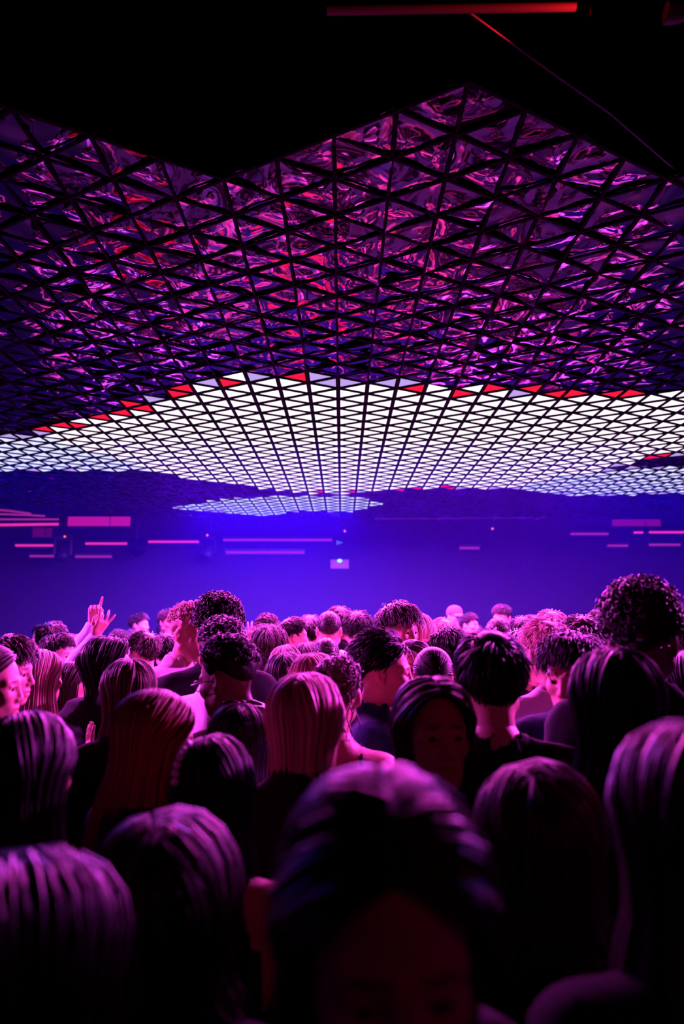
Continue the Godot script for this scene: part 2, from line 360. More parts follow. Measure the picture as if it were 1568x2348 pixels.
	{"key": "BE", "x": 1.536, "d": 4.129, "h": 1.769, "yaw": 190, "sex": "m", "hair": "messy", "color": "brown", "top": "tshirt", "cloth": "black", "skin": 2, "pose": "down", "label": "wavy head half hidden left of the tall curly man"},
	{"key": "BF", "x": 1.149, "d": 2.355, "h": 1.603, "yaw": 200, "sex": "f", "hair": "wavy_long", "color": "black", "top": "jacket", "cloth": "navy", "skin": 2, "pose": "down", "label": "dark-haired person in a navy jacket at the right edge"},
	{"key": "BG", "x": 1.916, "d": 7.075, "h": 1.756, "yaw": 200, "sex": "m", "hair": "messy", "color": "black", "top": "tshirt", "cloth": "black", "skin": 2, "pose": "down", "label": "small dark head far back, left of the blond head"},
]


# ------------------------------------------------------------------ fittings on the far wall, lamps, cables
func lit_edge(x0: float, x1: float, y: float, label: String, bright: bool) -> void:  # wall edge; the pink light falling on it is an emissive strip
	var o := thing("painted_light_edge", label, "wall edge", Vector3((x0 + x1) * 0.5, y, -15.0), 0.0, "edges with painted pink light on the far wall")
	var L := x1 - x0
	var g := Geo.new()
	g.box(Vector3(0, 0.055, 0.06), Vector3(L + 0.04, 0.05, 0.12))
	g.box(Vector3(0, 0.0, 0.02), Vector3(L + 0.04, 0.07, 0.04))
	part("housing", g.mesh(), mat("dark_fitting", lin(0.05, 0.05, 0.055), 0.6), o)
	g = Geo.new()
	g.tube(pv([Vector3(-L * 0.5, 0.008, 0.075), Vector3(L * 0.5, 0.008, 0.075)]), pf([0.024, 0.024]), 8)
	part("tube", g.mesh(), glow("pink_tube_and_edge_glow", lin(1.0, 0.03, 0.42), 0.9) if bright else glow("pink_light_glow_dim", lin(1.0, 0.05, 0.7), 0.33), o)

func glowing_wall_unit(x0: float, x1: float, y0: float, y1: float, label: String, e: float, key: String) -> void:  # plain wall unit; pink light falling on it is set as emission
	var o := thing("glowing_wall_unit", label, "wall unit", Vector3((x0 + x1) * 0.5, (y0 + y1) * 0.5, -15.0))
	var w := x1 - x0
	var h := y1 - y0
	var g := Geo.new()
	g.box(Vector3(0, 0, 0.07), Vector3(w + 0.06, h + 0.06, 0.14))
	part("housing", g.mesh(), mat("dark_fitting", lin(0.05, 0.05, 0.055), 0.6), o)
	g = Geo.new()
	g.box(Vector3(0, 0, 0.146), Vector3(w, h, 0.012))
	part("glowing_front", g.mesh(), glow(key, lin(0.85, 0.012, 0.45), e), o)
	g = Geo.new()
	g.box(Vector3(w * 0.18, 0, 0.155), Vector3(0.012, h, 0.012))
	part("divider", g.mesh(), mat("dark_fitting", lin(0.05, 0.05, 0.055), 0.6), o)

func ball(g: Geo, at_: Vector3, r: float, rows := 12, stretch := Vector3.ONE) -> void:
	var prof := []
	for k in rows + 1:
		var a := -PI / 2 + PI * k / rows
		prof.append([maxf(cos(a), 0.001) * r, sin(a) * r])
	g.lathe(prof, rows * 2, Color.WHITE, Transform3D(Basis.from_scale(stretch), at_))

func moving_head(at_: Vector3, turn: float, label: String) -> void:
	var o := thing("moving_head_light", label, "stage light", at_, turn, "stage lights at the far wall")
	var m := mat("stage_light_black", lin(0.02, 0.02, 0.022), 0.5)
	var g := Geo.new()
	g.tube(pv([Vector3(0, 0.30, 0), Vector3(0, 5.4 - at_.y, 0)]), pf([0.02, 0.02]), 8)
	part("hanger", g.mesh(), m, o)
	g = Geo.new()
	g.box(Vector3(0, 0.25, 0), Vector3(0.34, 0.12, 0.26))
	part("base", g.mesh(), m, o)
	g = Geo.new()
	for x in [-1.0, 1.0]:
		g.box(Vector3(0.155 * x, 0.05, 0), Vector3(0.05, 0.32, 0.12))
	part("yoke", g.mesh(), m, o)
	g = Geo.new()
	g.lathe([[0.001, -0.2], [0.10, -0.2], [0.12, -0.12], [0.12, 0.05], [0.085, 0.14], [0.001, 0.15]], 20, Color.WHITE, Transform3D(Basis(Vector3.RIGHT, -0.5), Vector3(0, -0.03, 0)))
	part("head", g.mesh(), m, o)
	g = Geo.new()
	ball(g, Vector3(0.02, 0.25, 0.14), 0.02, 6)
	part("indicator", g.mesh(), glow("red_indicator", lin(1.0, 0.12, 0.08), 2.0), o)

func detector(x: float, y: float, label: String) -> void:
	var o := thing("smoke_detector", label, "detector", Vector3(x, y, -15.0), 0.0, "detectors with red indicator lights")
	var g := Geo.new()
	g.lathe([[0.001, 0.0], [0.055, 0.0], [0.05, 0.03], [0.03, 0.045], [0.001, 0.045]], 16, Color.WHITE, Transform3D(Basis(Vector3.RIGHT, PI / 2), Vector3(0, 0.03, 0)))
	part("housing", g.mesh(), mat("detector_plastic", lin(0.3, 0.3, 0.3), 0.5), o)
	g = Geo.new()
	ball(g, Vector3(0, 0.0, 0.05), 0.02, 6)
	part("indicator", g.mesh(), glow("red_indicator", lin(1.0, 0.12, 0.08), 2.0), o)

func wash(called: String, at_: Vector3, up: float, label: String, col: Color, energy: float, aim: Vector3, size := 1.0, cone := 55.0) -> void:
	var o := thing(called, label, "stage light", at_)
	var m := mat("stage_light_black", lin(0.02, 0.02, 0.022), 0.5)
	var b := Basis.looking_at(aim - at_)
	var g := Geo.new()
	g.lathe([[0.001, 0.0], [0.08, 0.0], [0.11, 0.08], [0.12, 0.22], [0.105, 0.22], [0.1, 0.05], [0.001, 0.04]], 20, Color.WHITE, Transform3D(b * Basis(Vector3.RIGHT, -PI / 2) * Basis.from_scale(Vector3.ONE * size), b * Vector3(0, 0, 0.2 * size)))
	part("can", g.mesh(), m, o)
	g = Geo.new()
	g.lathe([[0.001, 0.0], [0.1, 0.0], [0.1, 0.01], [0.001, 0.012]], 20, Color.WHITE, Transform3D(b * Basis(Vector3.RIGHT, -PI / 2) * Basis.from_scale(Vector3.ONE * size), b * Vector3(0, 0, 0.13 * size)))
	part("lens", g.mesh(), glow(called + "_lens", col, 4.0), o)
	g = Geo.new()
	g.tube(pv([b * Vector3(0, 0.1, 0.12) * size, Vector3(0, up - at_.y, 0.1 * size)]), pf([0.015, 0.015]), 8)
	part("hanger", g.mesh(), m, o)
	var l := SpotLight3D.new()
	l.name = "beam"
	l.transform = Transform3D(b, b * Vector3(0, 0, -0.03 * size))
	l.spot_angle = cone
	l.spot_angle_attenuation = 0.6
	l.spot_range = 20.0
	l.light_energy = energy
	l.light_color = col
	l.light_size = 0.09 * size
	l.shadow_enabled = true
	o.add_child(l)

func rig() -> void:
	lit_edge(-7.01, -6.21, 3.30, "short edge with bright painted pink light beside the moving head light, above a thinner one", true)
	lit_edge(-5.51, -4.62, 3.34, "edge with bright painted pink light between the moving head light and the mirror ball", true)
	lit_edge(-6.69, -6.18, 3.07, "thin low edge with painted pink light left of the moving head light", false)
	lit_edge(-5.71, -4.94, 3.06, "thin low edge with painted pink light right of the moving head light", false)
	lit_edge(-4.16, -3.08, 3.38, "edge with painted pink light between the mirror ball and the red lamp", true)
	lit_edge(-2.55, -0.22, 3.42, "longest edge with painted pink light, above the exit lamp and to its left", false)
	lit_edge(-2.49, -0.81, 3.15, "lower long edge with painted pink light left of the exit lamp", false)
	lit_edge(4.93, 5.73, 3.55, "edge with painted pink light under the right-hand wall unit", false)
	lit_edge(6.29, 6.48, 3.58, "very short edge with painted pink light in the upper row on the right", true)
	lit_edge(6.62, 7.65, 3.585, "edge with bright painted pink light running out of the frame on the right", true)
	lit_edge(5.71, 6.14, 3.295, "short low edge with painted pink light on the right", false)
	lit_edge(6.60, 7.26, 3.315, "low edge with painted pink light below the one that runs out of the frame", false)
	lit_edge(2.53, 2.95, 3.245, "faint short edge with painted pink light right of the middle of the far wall", false)
	glowing_wall_unit(-5.89, -4.55, 3.72, 3.92, "wide wall unit with painted pink light high on the far wall at left", 0.55, "box_glow_bright")
	glowing_wall_unit(5.81, 6.84, 3.72, 3.86, "wall unit with dim painted pink light high on the far wall at right", 0.22, "box_glow_dim")
	glowing_wall_unit(-6.63, -6.22, 3.48, 3.67, "small wall unit with painted dark red light over the short bright edge", 0.10, "box_glow_dark")
	# service pipe
	var o := thing("service_pipe", "thin grey pipe running along the far wall right of the middle", "pipe", Vector3(2.5, 3.9, -14.9))
	var g := Geo.new()
	g.tube(pv([Vector3(-1.8, -0.015, 0), Vector3(1.9, 0.015, 0)]), pf([0.022, 0.022]), 8)
	part("tube", g.mesh(), mat("pipe_grey", lin(0.3, 0.3, 0.32), 0.5), o)
	for x in [-1.6, -0.4, 0.8, 1.7]:
		g = Geo.new()
		g.box(Vector3(x, 0, -0.05), Vector3(0.03, 0.07, 0.1))
		part("clip", g.mesh(), mat("pipe_grey", lin(0.3, 0.3, 0.32), 0.5), o)
	# rail frame at upper left
	o = thing("truss", "lighting truss with curved rails and a pink tube on the far wall at left", "truss", Vector3(-6.9, 3.72, -14.8))
	var steel := mat("truss_steel", lin(0.4, 0.4, 0.42), 0.35, 1.0)
	for r in [[0.13, 0.85, 0.0], [0.25, 0.55, 0.05], [0.35, 0.25, 0.1], [0.44, -0.05, 0.12]]:
		g = Geo.new()
		var p := []
		for k in 9:
			var u := k / 8.0
			p.append(Vector3(-1.0 + (1.0 + r[1]) * u, r[0] - r[2] * u * u, 0.05))
		var rr := []
		rr.resize(9)
		rr.fill(0.02)
		g.tube(pv(p), pf(rr), 8)
		part("rail", g.mesh(), steel if r[0] > 0.4 else glow("pink_light_glow_dim", lin(1.0, 0.05, 0.7), 0.33), o)  # steel rails; pink light on the lower ones set as their own glow
	for x in [-0.7, -0.1]:
		g = Geo.new()
		g.box(Vector3(x, 0.2, 0.02), Vector3(0.04, 0.5, 0.04))
		g.box(Vector3(x, 0.2, -0.1), Vector3(0.04, 0.04, 0.2))
		part("bracket", g.mesh(), steel, o)
	g = Geo.new()
	g.tube(pv([Vector3(-1.0, 0.0, 0.05), Vector3(0.85, 0.025, 0.05)]), pf([0.028, 0.028]), 8)
	part("light_tube", g.mesh(), glow("pink_tube_and_edge_glow", lin(1.0, 0.03, 0.42), 0.9), o)
	moving_head(Vector3(-5.7, 3.15, -14.2), 0.4, "black moving head stage light with a red dot, left of the mirror ball")
	moving_head(Vector3(-2.75, 3.20, -14.4), -0.3, "black stage light with a red dot left of the long pink edges")
	detector(-3.29, 3.98, "detector with a red dot, high above the mirror ball")
	detector(0.06, 3.62, "detector with a red dot right above the exit lamp")
	detector(3.25, 3.67, "detector with a red dot below the grey pipe")
	# mirror ball
	o = thing("mirror_ball", "mirror ball hanging before the far wall at left", "mirror ball", Vector3(-4.25, 3.22, -14.4))
	var nr := 14
	for a in nr:
		var lat := -PI / 2 + PI * (a + 0.5) / nr
		var nn := maxi(3, int(30 * cos(lat)))
		g = Geo.new()
		for k in nn:
			var lon := TAU * k / nn
			var d := Vector3(cos(lat) * cos(lon), sin(lat), cos(lat) * sin(lon))
			var e := Vector3(-sin(lon), 0, cos(lon))
			g.box(d * 0.185, Vector3(TAU * cos(lat) / nn * 0.17, PI / nr * 0.165, 0.012), Basis(e, d.cross(e) * -1.0, d))
		part("tile_row", g.mesh(), mat("ball_mirror", lin(0.7, 0.7, 0.72), 0.1, 1.0), o)
	g = Geo.new()
	ball(g, Vector3.ZERO, 0.178, 12)
	part("core", g.mesh(), mat("stage_light_black", lin(0.02, 0.02, 0.022), 0.5), o)
	g = Geo.new()
	g.tube(pv([Vector3(0, 0.17, 0), Vector3(0, 2.18, 0)]), pf([0.006, 0.006]), 6)
	part("wire", g.mesh(), steel, o)
	# exit lamp
	o = thing("exit_sign", "pale exit plate with a small green lamp on the far wall", "sign", Vector3(-0.05, 2.91, -15.0))
	g = Geo.new()
	g.box(Vector3(0, 0, 0.03), Vector3(0.39, 0.19, 0.06))
	part("plate", g.mesh(), mat("sign_plate", lin(0.3, 0.28, 0.32), 0.6), o)
	g = Geo.new()
	ball(g, Vector3(0, 0.07, 0.065), 0.035, 8, Vector3(1.4, 1, 0.6))
	part("lamp", g.mesh(), glow("green_lamp", lin(0.25, 1.0, 0.75), 1.6), o)
	o = thing("pennant_sign", "small blue triangular sign above the exit lamp", "sign", Vector3(-0.05, 3.375, -15.0))
	g = Geo.new()
	var q := []
	for z in [0.03, 0.0]:
		for e in [Vector2(-0.07, 0.05), Vector2(0.07, 0.0), Vector2(-0.07, -0.05)]:
			q.append(g.put(Vector3(e.x, e.y, z), Vector3.BACK if z > 0 else Vector3.FORWARD))
	g.tri(q[0], q[1], q[2])
	g.tri(q[5], q[4], q[3])
	for k in 3:
		g.quad(q[k], q[k + 3], q[3 + (k + 1) % 3], q[(k + 1) % 3])
	part("plate", g.mesh(), glow("sign_blue", lin(0.1, 0.25, 1.0), 0.4), o)
	# the pipe, reddened by an added spotlight, above the near edge of the canopy
	o = thing("ceiling_pipe", "round pipe under the ceiling, lit red by an added lamp beyond its end", "pipe", Vector3(0.4, 3.73, -2.02))
	var dull := mat("pipe_paint", lin(0.12, 0.09, 0.09), 0.6)
	g = Geo.new()
	g.tube(pv([Vector3(-0.45, -0.01, 0), Vector3(0.37, 0.005, 0)]), pf([0.014, 0.014]), 12)
	part("tube", g.mesh(), dull, o)
	for x in [-0.4, 0.42]:
		g = Geo.new()
		g.tube(pv([Vector3(x, -0.01, -0.015), Vector3(x, 1.67, -0.015)]), pf([0.006, 0.006]), 6)
		part("drop_rod", g.mesh(), mat("black_bar", Color.BLACK), o)
	o = thing("steel_cable", "slack steel cable above the near edge of the canopy, catching red light", "cable", Vector3.ZERO)
	g = Geo.new()
	g.tube(pv([Vector3(0.42, 3.735, -2.04), Vector3(0.7, 3.68, -2.2), Vector3(1.0, 3.62, -2.36), Vector3(1.35, 3.535, -2.58)]), pf([0.005, 0.005, 0.005, 0.005]), 6)
	part("strand", g.mesh(), steel, o)
	var red := lin(1.0, 0.01, 0.012)
	wash("red_wash_light", Vector3(2.0, 3.3, 1.6), 5.4, "red wash light hanging behind the camera", red, 0.32, Vector3(0.2, 1.5, -2.0))
	wash("red_wash_light", Vector3(4.6, 2.6, -5.2), 5.4, "red wash light hanging beside the dance floor", red, 1.2, Vector3(2.5, 1.6, -4.5))
	wash("red_wash_light", Vector3(1.05, 3.675, -1.98), 5.4, "small added red spotlight, unseen, aimed along the ceiling pipe", red, 2.0, Vector3(0.3, 3.72, -2.02), 0.3, 14.0)  # added lamp, makes the red fade along the pipe
	wash("pink_wash_light", Vector3(-4.6, 3.35, -4.2), 3.488, "pink wash light under the canopy, left of the dance floor", lin(1.0, 0.06, 1.0), 110.0, Vector3(0.0, 1.4, -3.7), 1.2, 20.0)
	wash("pink_wash_light", Vector3(4.4, 3.35, -4.6), 3.488, "pink wash light under the canopy, right of the dance floor", lin(1.0, 0.06, 1.0), 120.0, Vector3(-0.1, 1.4, -3.1), 1.2, 21.0)

# ------------------------------------------------------------------ the crowd and what people wear
func head_frame(o: Node3D) -> Transform3D:
	return o.transform * o.get_meta("head") * Transform3D(Basis.IDENTITY, HEAD)

func worn(called: String, label: String, category: String, f: Transform3D, group := "") -> Node3D:
	var o := thing(called, label, category, Vector3.ZERO, 0.0, group)
	o.transform = f
	return o

func specs(o: Node3D, lens: Material, frame: Material, r: float) -> void:
	for x in [-1.0, 1.0]:
		var g := Geo.new()
		var p := []
		var rr := []
		for k in 17:
			var a := TAU * k / 16
			p.append(Vector3(0.034 * x + r * 1.12 * cos(a), r * 0.86 * sin(a), -0.006 * absf(cos(a))))
			rr.append(0.0022)
		g.tube(pv(p), pf(rr), 6)
		part("rim", g.mesh(), frame, o)
		g = Geo.new()
		var c := g.put(Vector3(0.034 * x, 0, 0.001), Vector3.BACK)
		var ring := []
		for k in 16:
			var a := TAU * k / 16
			ring.append(g.put(Vector3(0.034 * x + r * 1.1 * cos(a), r * 0.84 * sin(a), -0.006 * absf(cos(a))), Vector3.BACK))
		for k in 16:
			g.tri(c, ring[(k + 1) % 16], ring[k])
		part("lens", g.mesh(), lens, o)
		g = Geo.new()
		g.tube(pv([Vector3(0.072 * x, 0.004, -0.006), Vector3(0.082 * x, 0.005, -0.05), Vector3(0.082 * x, 0.0, -0.105), Vector3(0.079 * x, -0.02, -0.125)]), pf([0.002, 0.002, 0.002, 0.002]), 6)
		part("temple", g.mesh(), frame, o)
	var b := Geo.new()
	b.tube(pv([Vector3(-0.012, 0.004, 0.0), Vector3(0, 0.008, 0.004), Vector3(0.012, 0.004, 0.0)]), pf([0.002, 0.002, 0.002]), 6)
	part("bridge", b.mesh(), frame, o)

func crowd() -> void:
	var who := {}
	for p in PEOPLE:
		who[p.key] = person(p)
	var dark := mat("frame_dark", lin(0.015, 0.015, 0.02), 0.25, 0.0, 0.6)
	var shade := mat("shade_lens", lin(0.5, 0.5, 0.6), 0.08, 1.0, 0.5, false)
	var clear := StandardMaterial3D.new()
	clear.albedo_color = Color(1, 1, 1, 0.08)
	clear.transparency = BaseMaterial3D.TRANSPARENCY_ALPHA
	clear.roughness = 0.05
	var o := worn("glasses", "thin dark glasses worn by the man with bowed curly head", "glasses", head_frame(who.J) * Transform3D(Basis.IDENTITY, Vector3(0, 0.0, 0.106)))
	specs(o, clear, dark, 0.021)
	o = worn("sunglasses", "sunglasses pushed up on the long black hair of a woman seen from behind", "sunglasses", head_frame(who.G) * Transform3D(Basis(Vector3.RIGHT, -1.3) * Basis.from_scale(Vector3.ONE * 1.1), Vector3(0, 0.143, 0.035)), "sunglasses worn on the head")
	specs(o, shade, dark, 0.026)
	o = worn("sunglasses", "sunglasses on the head of the brown-haired woman with an earring", "sunglasses", head_frame(who.U) * Transform3D(Basis(Vector3.RIGHT, -0.85) * Basis.from_scale(Vector3.ONE * 1.1), Vector3(0, 0.102, 0.072)), "sunglasses worn on the head")
	specs(o, shade, dark, 0.026)
	o = worn("earring", "small hoop earring of the woman with sunglasses on her head", "earring", head_frame(who.U) * Transform3D(Basis.IDENTITY, Vector3(-0.082, -0.055, -0.008)))
	var g := Geo.new()
	var p := []
	var r := []
	for k in 13:
		p.append(Vector3(0, 0.014 * cos(TAU * k / 12), 0.014 * sin(TAU * k / 12)))
		r.append(0.0018)
	g.tube(pv(p), pf(r), 6)
	part("hoop", g.mesh(), mat("silver", lin(0.8, 0.8, 0.82), 0.15, 1.0), o)
	o = worn("hair_clip", "pearly hair clip at the side of a woman's long black hair", "hair clip", head_frame(who.F))
	for k in 6:
		g = Geo.new()
		var d := sdir(deg_to_rad(118.0 + 2.0 * k), deg_to_rad(38.0 + 9.0 * k))
		ball(g, on_skull(d, 0.026), 0.0085, 6)
		part("pearl", g.mesh(), mat("pearl", lin(0.8, 0.8, 0.85), 0.12, 0.0, 0.8), o)
	o = worn("necklace", "thin necklace of the bearded man far back", "necklace", who.N.transform * Transform3D(Basis.IDENTITY, Vector3(0, 1.455, 0.0)))
	g = Geo.new()
	p = []
	r = []
	for k in 25:
		var a := TAU * k / 24
		p.append(Vector3(0.092 * sin(a), 0.02 - 0.055 * maxf(cos(a), -0.4), 0.02 + 0.088 * cos(a)))
		r.append(0.003)
	g.tube(pv(p), pf(r), 6)
	part("chain", g.mesh(), mat("silver", lin(0.8, 0.8, 0.82), 0.15, 1.0), o)
	o = worn("cap", "pale baseball cap of the bearded man far back", "cap", head_frame(who.AO))
	g = Geo.new()
	g.lathe([[0.094, -0.03], [0.096, 0.0], [0.09, 0.04], [0.066, 0.075], [0.03, 0.092], [0.001, 0.096]], 24, Color.WHITE, Transform3D(Basis.from_scale(Vector3(0.88, 0.92, 1.08)), Vector3(0, 0.045, -0.012)))
	part("crown", g.mesh(), mat("cap_cloth", lin(0.06, 0.045, 0.11), 0.9), o)
	g = Geo.new()
	var base := []
	for side in [0.0, 0.004]:
		for k in 13:
			var a := -1.1 + 2.2 * k / 12
			base.append(g.put(Vector3(0.088 * sin(a), 0.018 + side, -0.012 + 0.105 * cos(a)), Vector3.UP))
			base.append(g.put(Vector3(0.085 * sin(a), 0.004 + side, 0.075 + 0.105 * cos(a)), Vector3.UP))
	for k in 12:
		g.quad(base[2 * k], base[2 * k + 2], base[2 * k + 3], base[2 * k + 1])
		g.quad(base[26 + 2 * k], base[26 + 2 * k + 1], base[26 + 2 * k + 3], base[26 + 2 * k + 2])
	g.smooth()
	part("visor", g.mesh(), mat("cap_cloth", lin(0.06, 0.045, 0.11), 0.9), o)
	# the rest of the floor: hidden behind the others, but mirrored in the canopy
	var rg := RandomNumberGenerator.new()
	rg.seed = 77
	for row in 6:
		for c in 8:
			var d := 6.6 + 0.75 * row + rg.randf_range(-0.14, 0.14)
			var x := (c - 3.75 + 0.5 * (row % 2)) * (0.8 + 0.07 * row) + rg.randf_range(-0.12, 0.12)
			var f := rg.randf() < 0.45
			var q := {"x": x, "d": d, "h": rg.randf_range(1.52, 1.6) if f else rg.randf_range(1.58, 1.66), "yaw": rg.randf_range(0, 360), "sex": "f" if f else "m", "skin": 2, "pose": "bent" if rg.randf() < 0.4 else "down",
				"label": "dancer far back who shows only mirrored in the canopy", "hair": ["long_center", "wavy", "lob", "tied"][rg.randi() % 4] if f else ["crop", "messy", "bowl", "curl_fade"][rg.randi() % 4],
				"color": ["black", "darkbrown", "brown", "black", "lightbrown", "blonde"][rg.randi() % 6], "top": ["tank", "tshirt"][rg.randi() % 2], "cloth": ["black", "black", "pale", "white", "red", "navy", "black"][rg.randi() % 7]}
			var look: String = {"long_center": "long", "wavy": "wavy", "lob": "shoulder-length", "tied": "tied", "crop": "cropped", "messy": "tousled", "bowl": "thick", "curl_fade": "curly"}[q.hair]
			var tone: String = {"black": "black", "darkbrown": "dark brown", "brown": "brown", "lightbrown": "light brown", "blonde": "blonde"}[q.color]
			q.label = "far dancer with %s %s hair in a %s %s, mirrored in canopy" % [look, tone, q.cloth, "tank top" if q.top == "tank" else "t-shirt"]
			if PEOPLE.any(func(e): return Vector2(e.x - x, e.d - d).length() < 0.5):
				continue
			person(q, "dancers mirrored in the canopy")

# ------------------------------------------------------------------ geometry
class Geo:
	var v := PackedVector3Array()
	var n := PackedVector3Array()
	var c := PackedColorArray()
	var i := PackedInt32Array()

	func add(o: Geo, t := Transform3D.IDENTITY) -> void:
		var b := v.size()
		var nb := t.basis.orthonormalized()
		if t == Transform3D.IDENTITY:
			v.append_array(o.v)
			n.append_array(o.n)
		else:
			v.append_array(t * o.v)
			n.append_array(Transform3D(nb, Vector3.ZERO) * o.n)
		c.append_array(o.c)
		var i0 := i.size()
		i.append_array(o.i)
		for k in range(i0, i.size()):
			i[k] += b

	func put(p: Vector3, nn: Vector3, col := Color.WHITE) -> int:
		v.append(p)
		n.append(nn)
		c.append(col)
		return v.size() - 1

	func tri(a: int, b: int, d: int) -> void:
		i.append(a)
		i.append(b)
		i.append(d)

	func quad(a: int, b: int, d: int, e: int) -> void:
		tri(a, b, d)
		tri(a, d, e)

	func smooth() -> void:
		n.fill(Vector3.ZERO)
		for k in range(0, i.size(), 3):
			var a := i[k]
			var b := i[k + 1]
			var d := i[k + 2]
			var f := (v[d] - v[a]).cross(v[b] - v[a])
			n[a] += f
			n[b] += f
			n[d] += f
		for k in n.size():
			n[k] = n[k].normalized()

	func mesh() -> ArrayMesh:
		var m := ArrayMesh.new()
		surface(m)
		return m

	func surface(m: ArrayMesh) -> void:
		var a := []
		a.resize(Mesh.ARRAY_MAX)
		a[Mesh.ARRAY_VERTEX] = v
		a[Mesh.ARRAY_NORMAL] = n
		a[Mesh.ARRAY_COLOR] = c
		a[Mesh.ARRAY_INDEX] = i
		m.add_surface_from_arrays(Mesh.PRIMITIVE_TRIANGLES, a)

	# box with chamfered long look: six flat faces
	func box(mid: Vector3, size: Vector3, bs := Basis.IDENTITY, col := Color.WHITE) -> void:
		for ax in 3:
			for sg in [-1.0, 1.0]:
				var u := Vector3.ZERO
				var w := Vector3.ZERO
				var d := Vector3.ZERO
				d[ax] = sg
				u[(ax + 1) % 3] = 1.0
				w[(ax + 2) % 3] = 1.0
				var h := size * 0.5
				var o := d * h
				var q := []
				for e in [[-1, -1], [1, -1], [1, 1], [-1, 1]]:
					q.append(put(mid + bs * (o + u * h * e[0] + w * h * e[1]), bs * d, col))
				if sg > 0:
					quad(q[3], q[2], q[1], q[0])
				else:
					quad(q[0], q[1], q[2], q[3])

	# round tube along points
	func tube(p: PackedVector3Array, r: PackedFloat32Array, sides := 10, col := Color.WHITE, closed := true) -> void:
		var first := v.size()
		var up := Vector3.UP
		for k in p.size():
			var t := (p[mini(k + 1, p.size() - 1)] - p[maxi(k - 1, 0)]).normalized()
			if absf(t.dot(up)) > 0.95:
				up = Vector3.RIGHT
			var bx := t.cross(up).normalized()
			up = bx.cross(t)
			for s in sides:
				var a := TAU * s / sides
				var d := bx * cos(a) + up * sin(a)
				put(p[k] + d * r[k], d, col)
		for k in p.size() - 1:
			for s in sides:
				var a := first + k * sides + s
				var b := first + k * sides + (s + 1) % sides
				quad(a, b, b + sides, a + sides)
		if closed:
			for e in [0, p.size() - 1]:
				var t2: Vector3 = (p[0] - p[1]).normalized() if e == 0 else (p[e] - p[e - 1]).normalized()
				var m := put(p[e], t2, col)
				var ring := []
				for s in sides:
					ring.append(put(v[first + e * sides + s], t2, col))
				for s in sides:
					if e == 0:
						tri(m, ring[(s + 1) % sides], ring[s])
					else:
						tri(m, ring[s], ring[(s + 1) % sides])

	# turned profile round the y axis: points (radius, height)
	func lathe(prof: Array, sides := 24, col := Color.WHITE, t := Transform3D.IDENTITY) -> void:
		var g := Geo.new()
		for k in prof.size():
			for s in sides:
				var a := TAU * s / sides
				g.put(Vector3(prof[k][0] * cos(a), prof[k][1], prof[k][0] * sin(a)), Vector3.UP, col)
		for k in prof.size() - 1:
			for s in sides:
				var a := k * sides + s
				var b := k * sides + (s + 1) % sides
				g.quad(a, b, b + sides, a + sides)
		g.smooth()
		add(g, t)


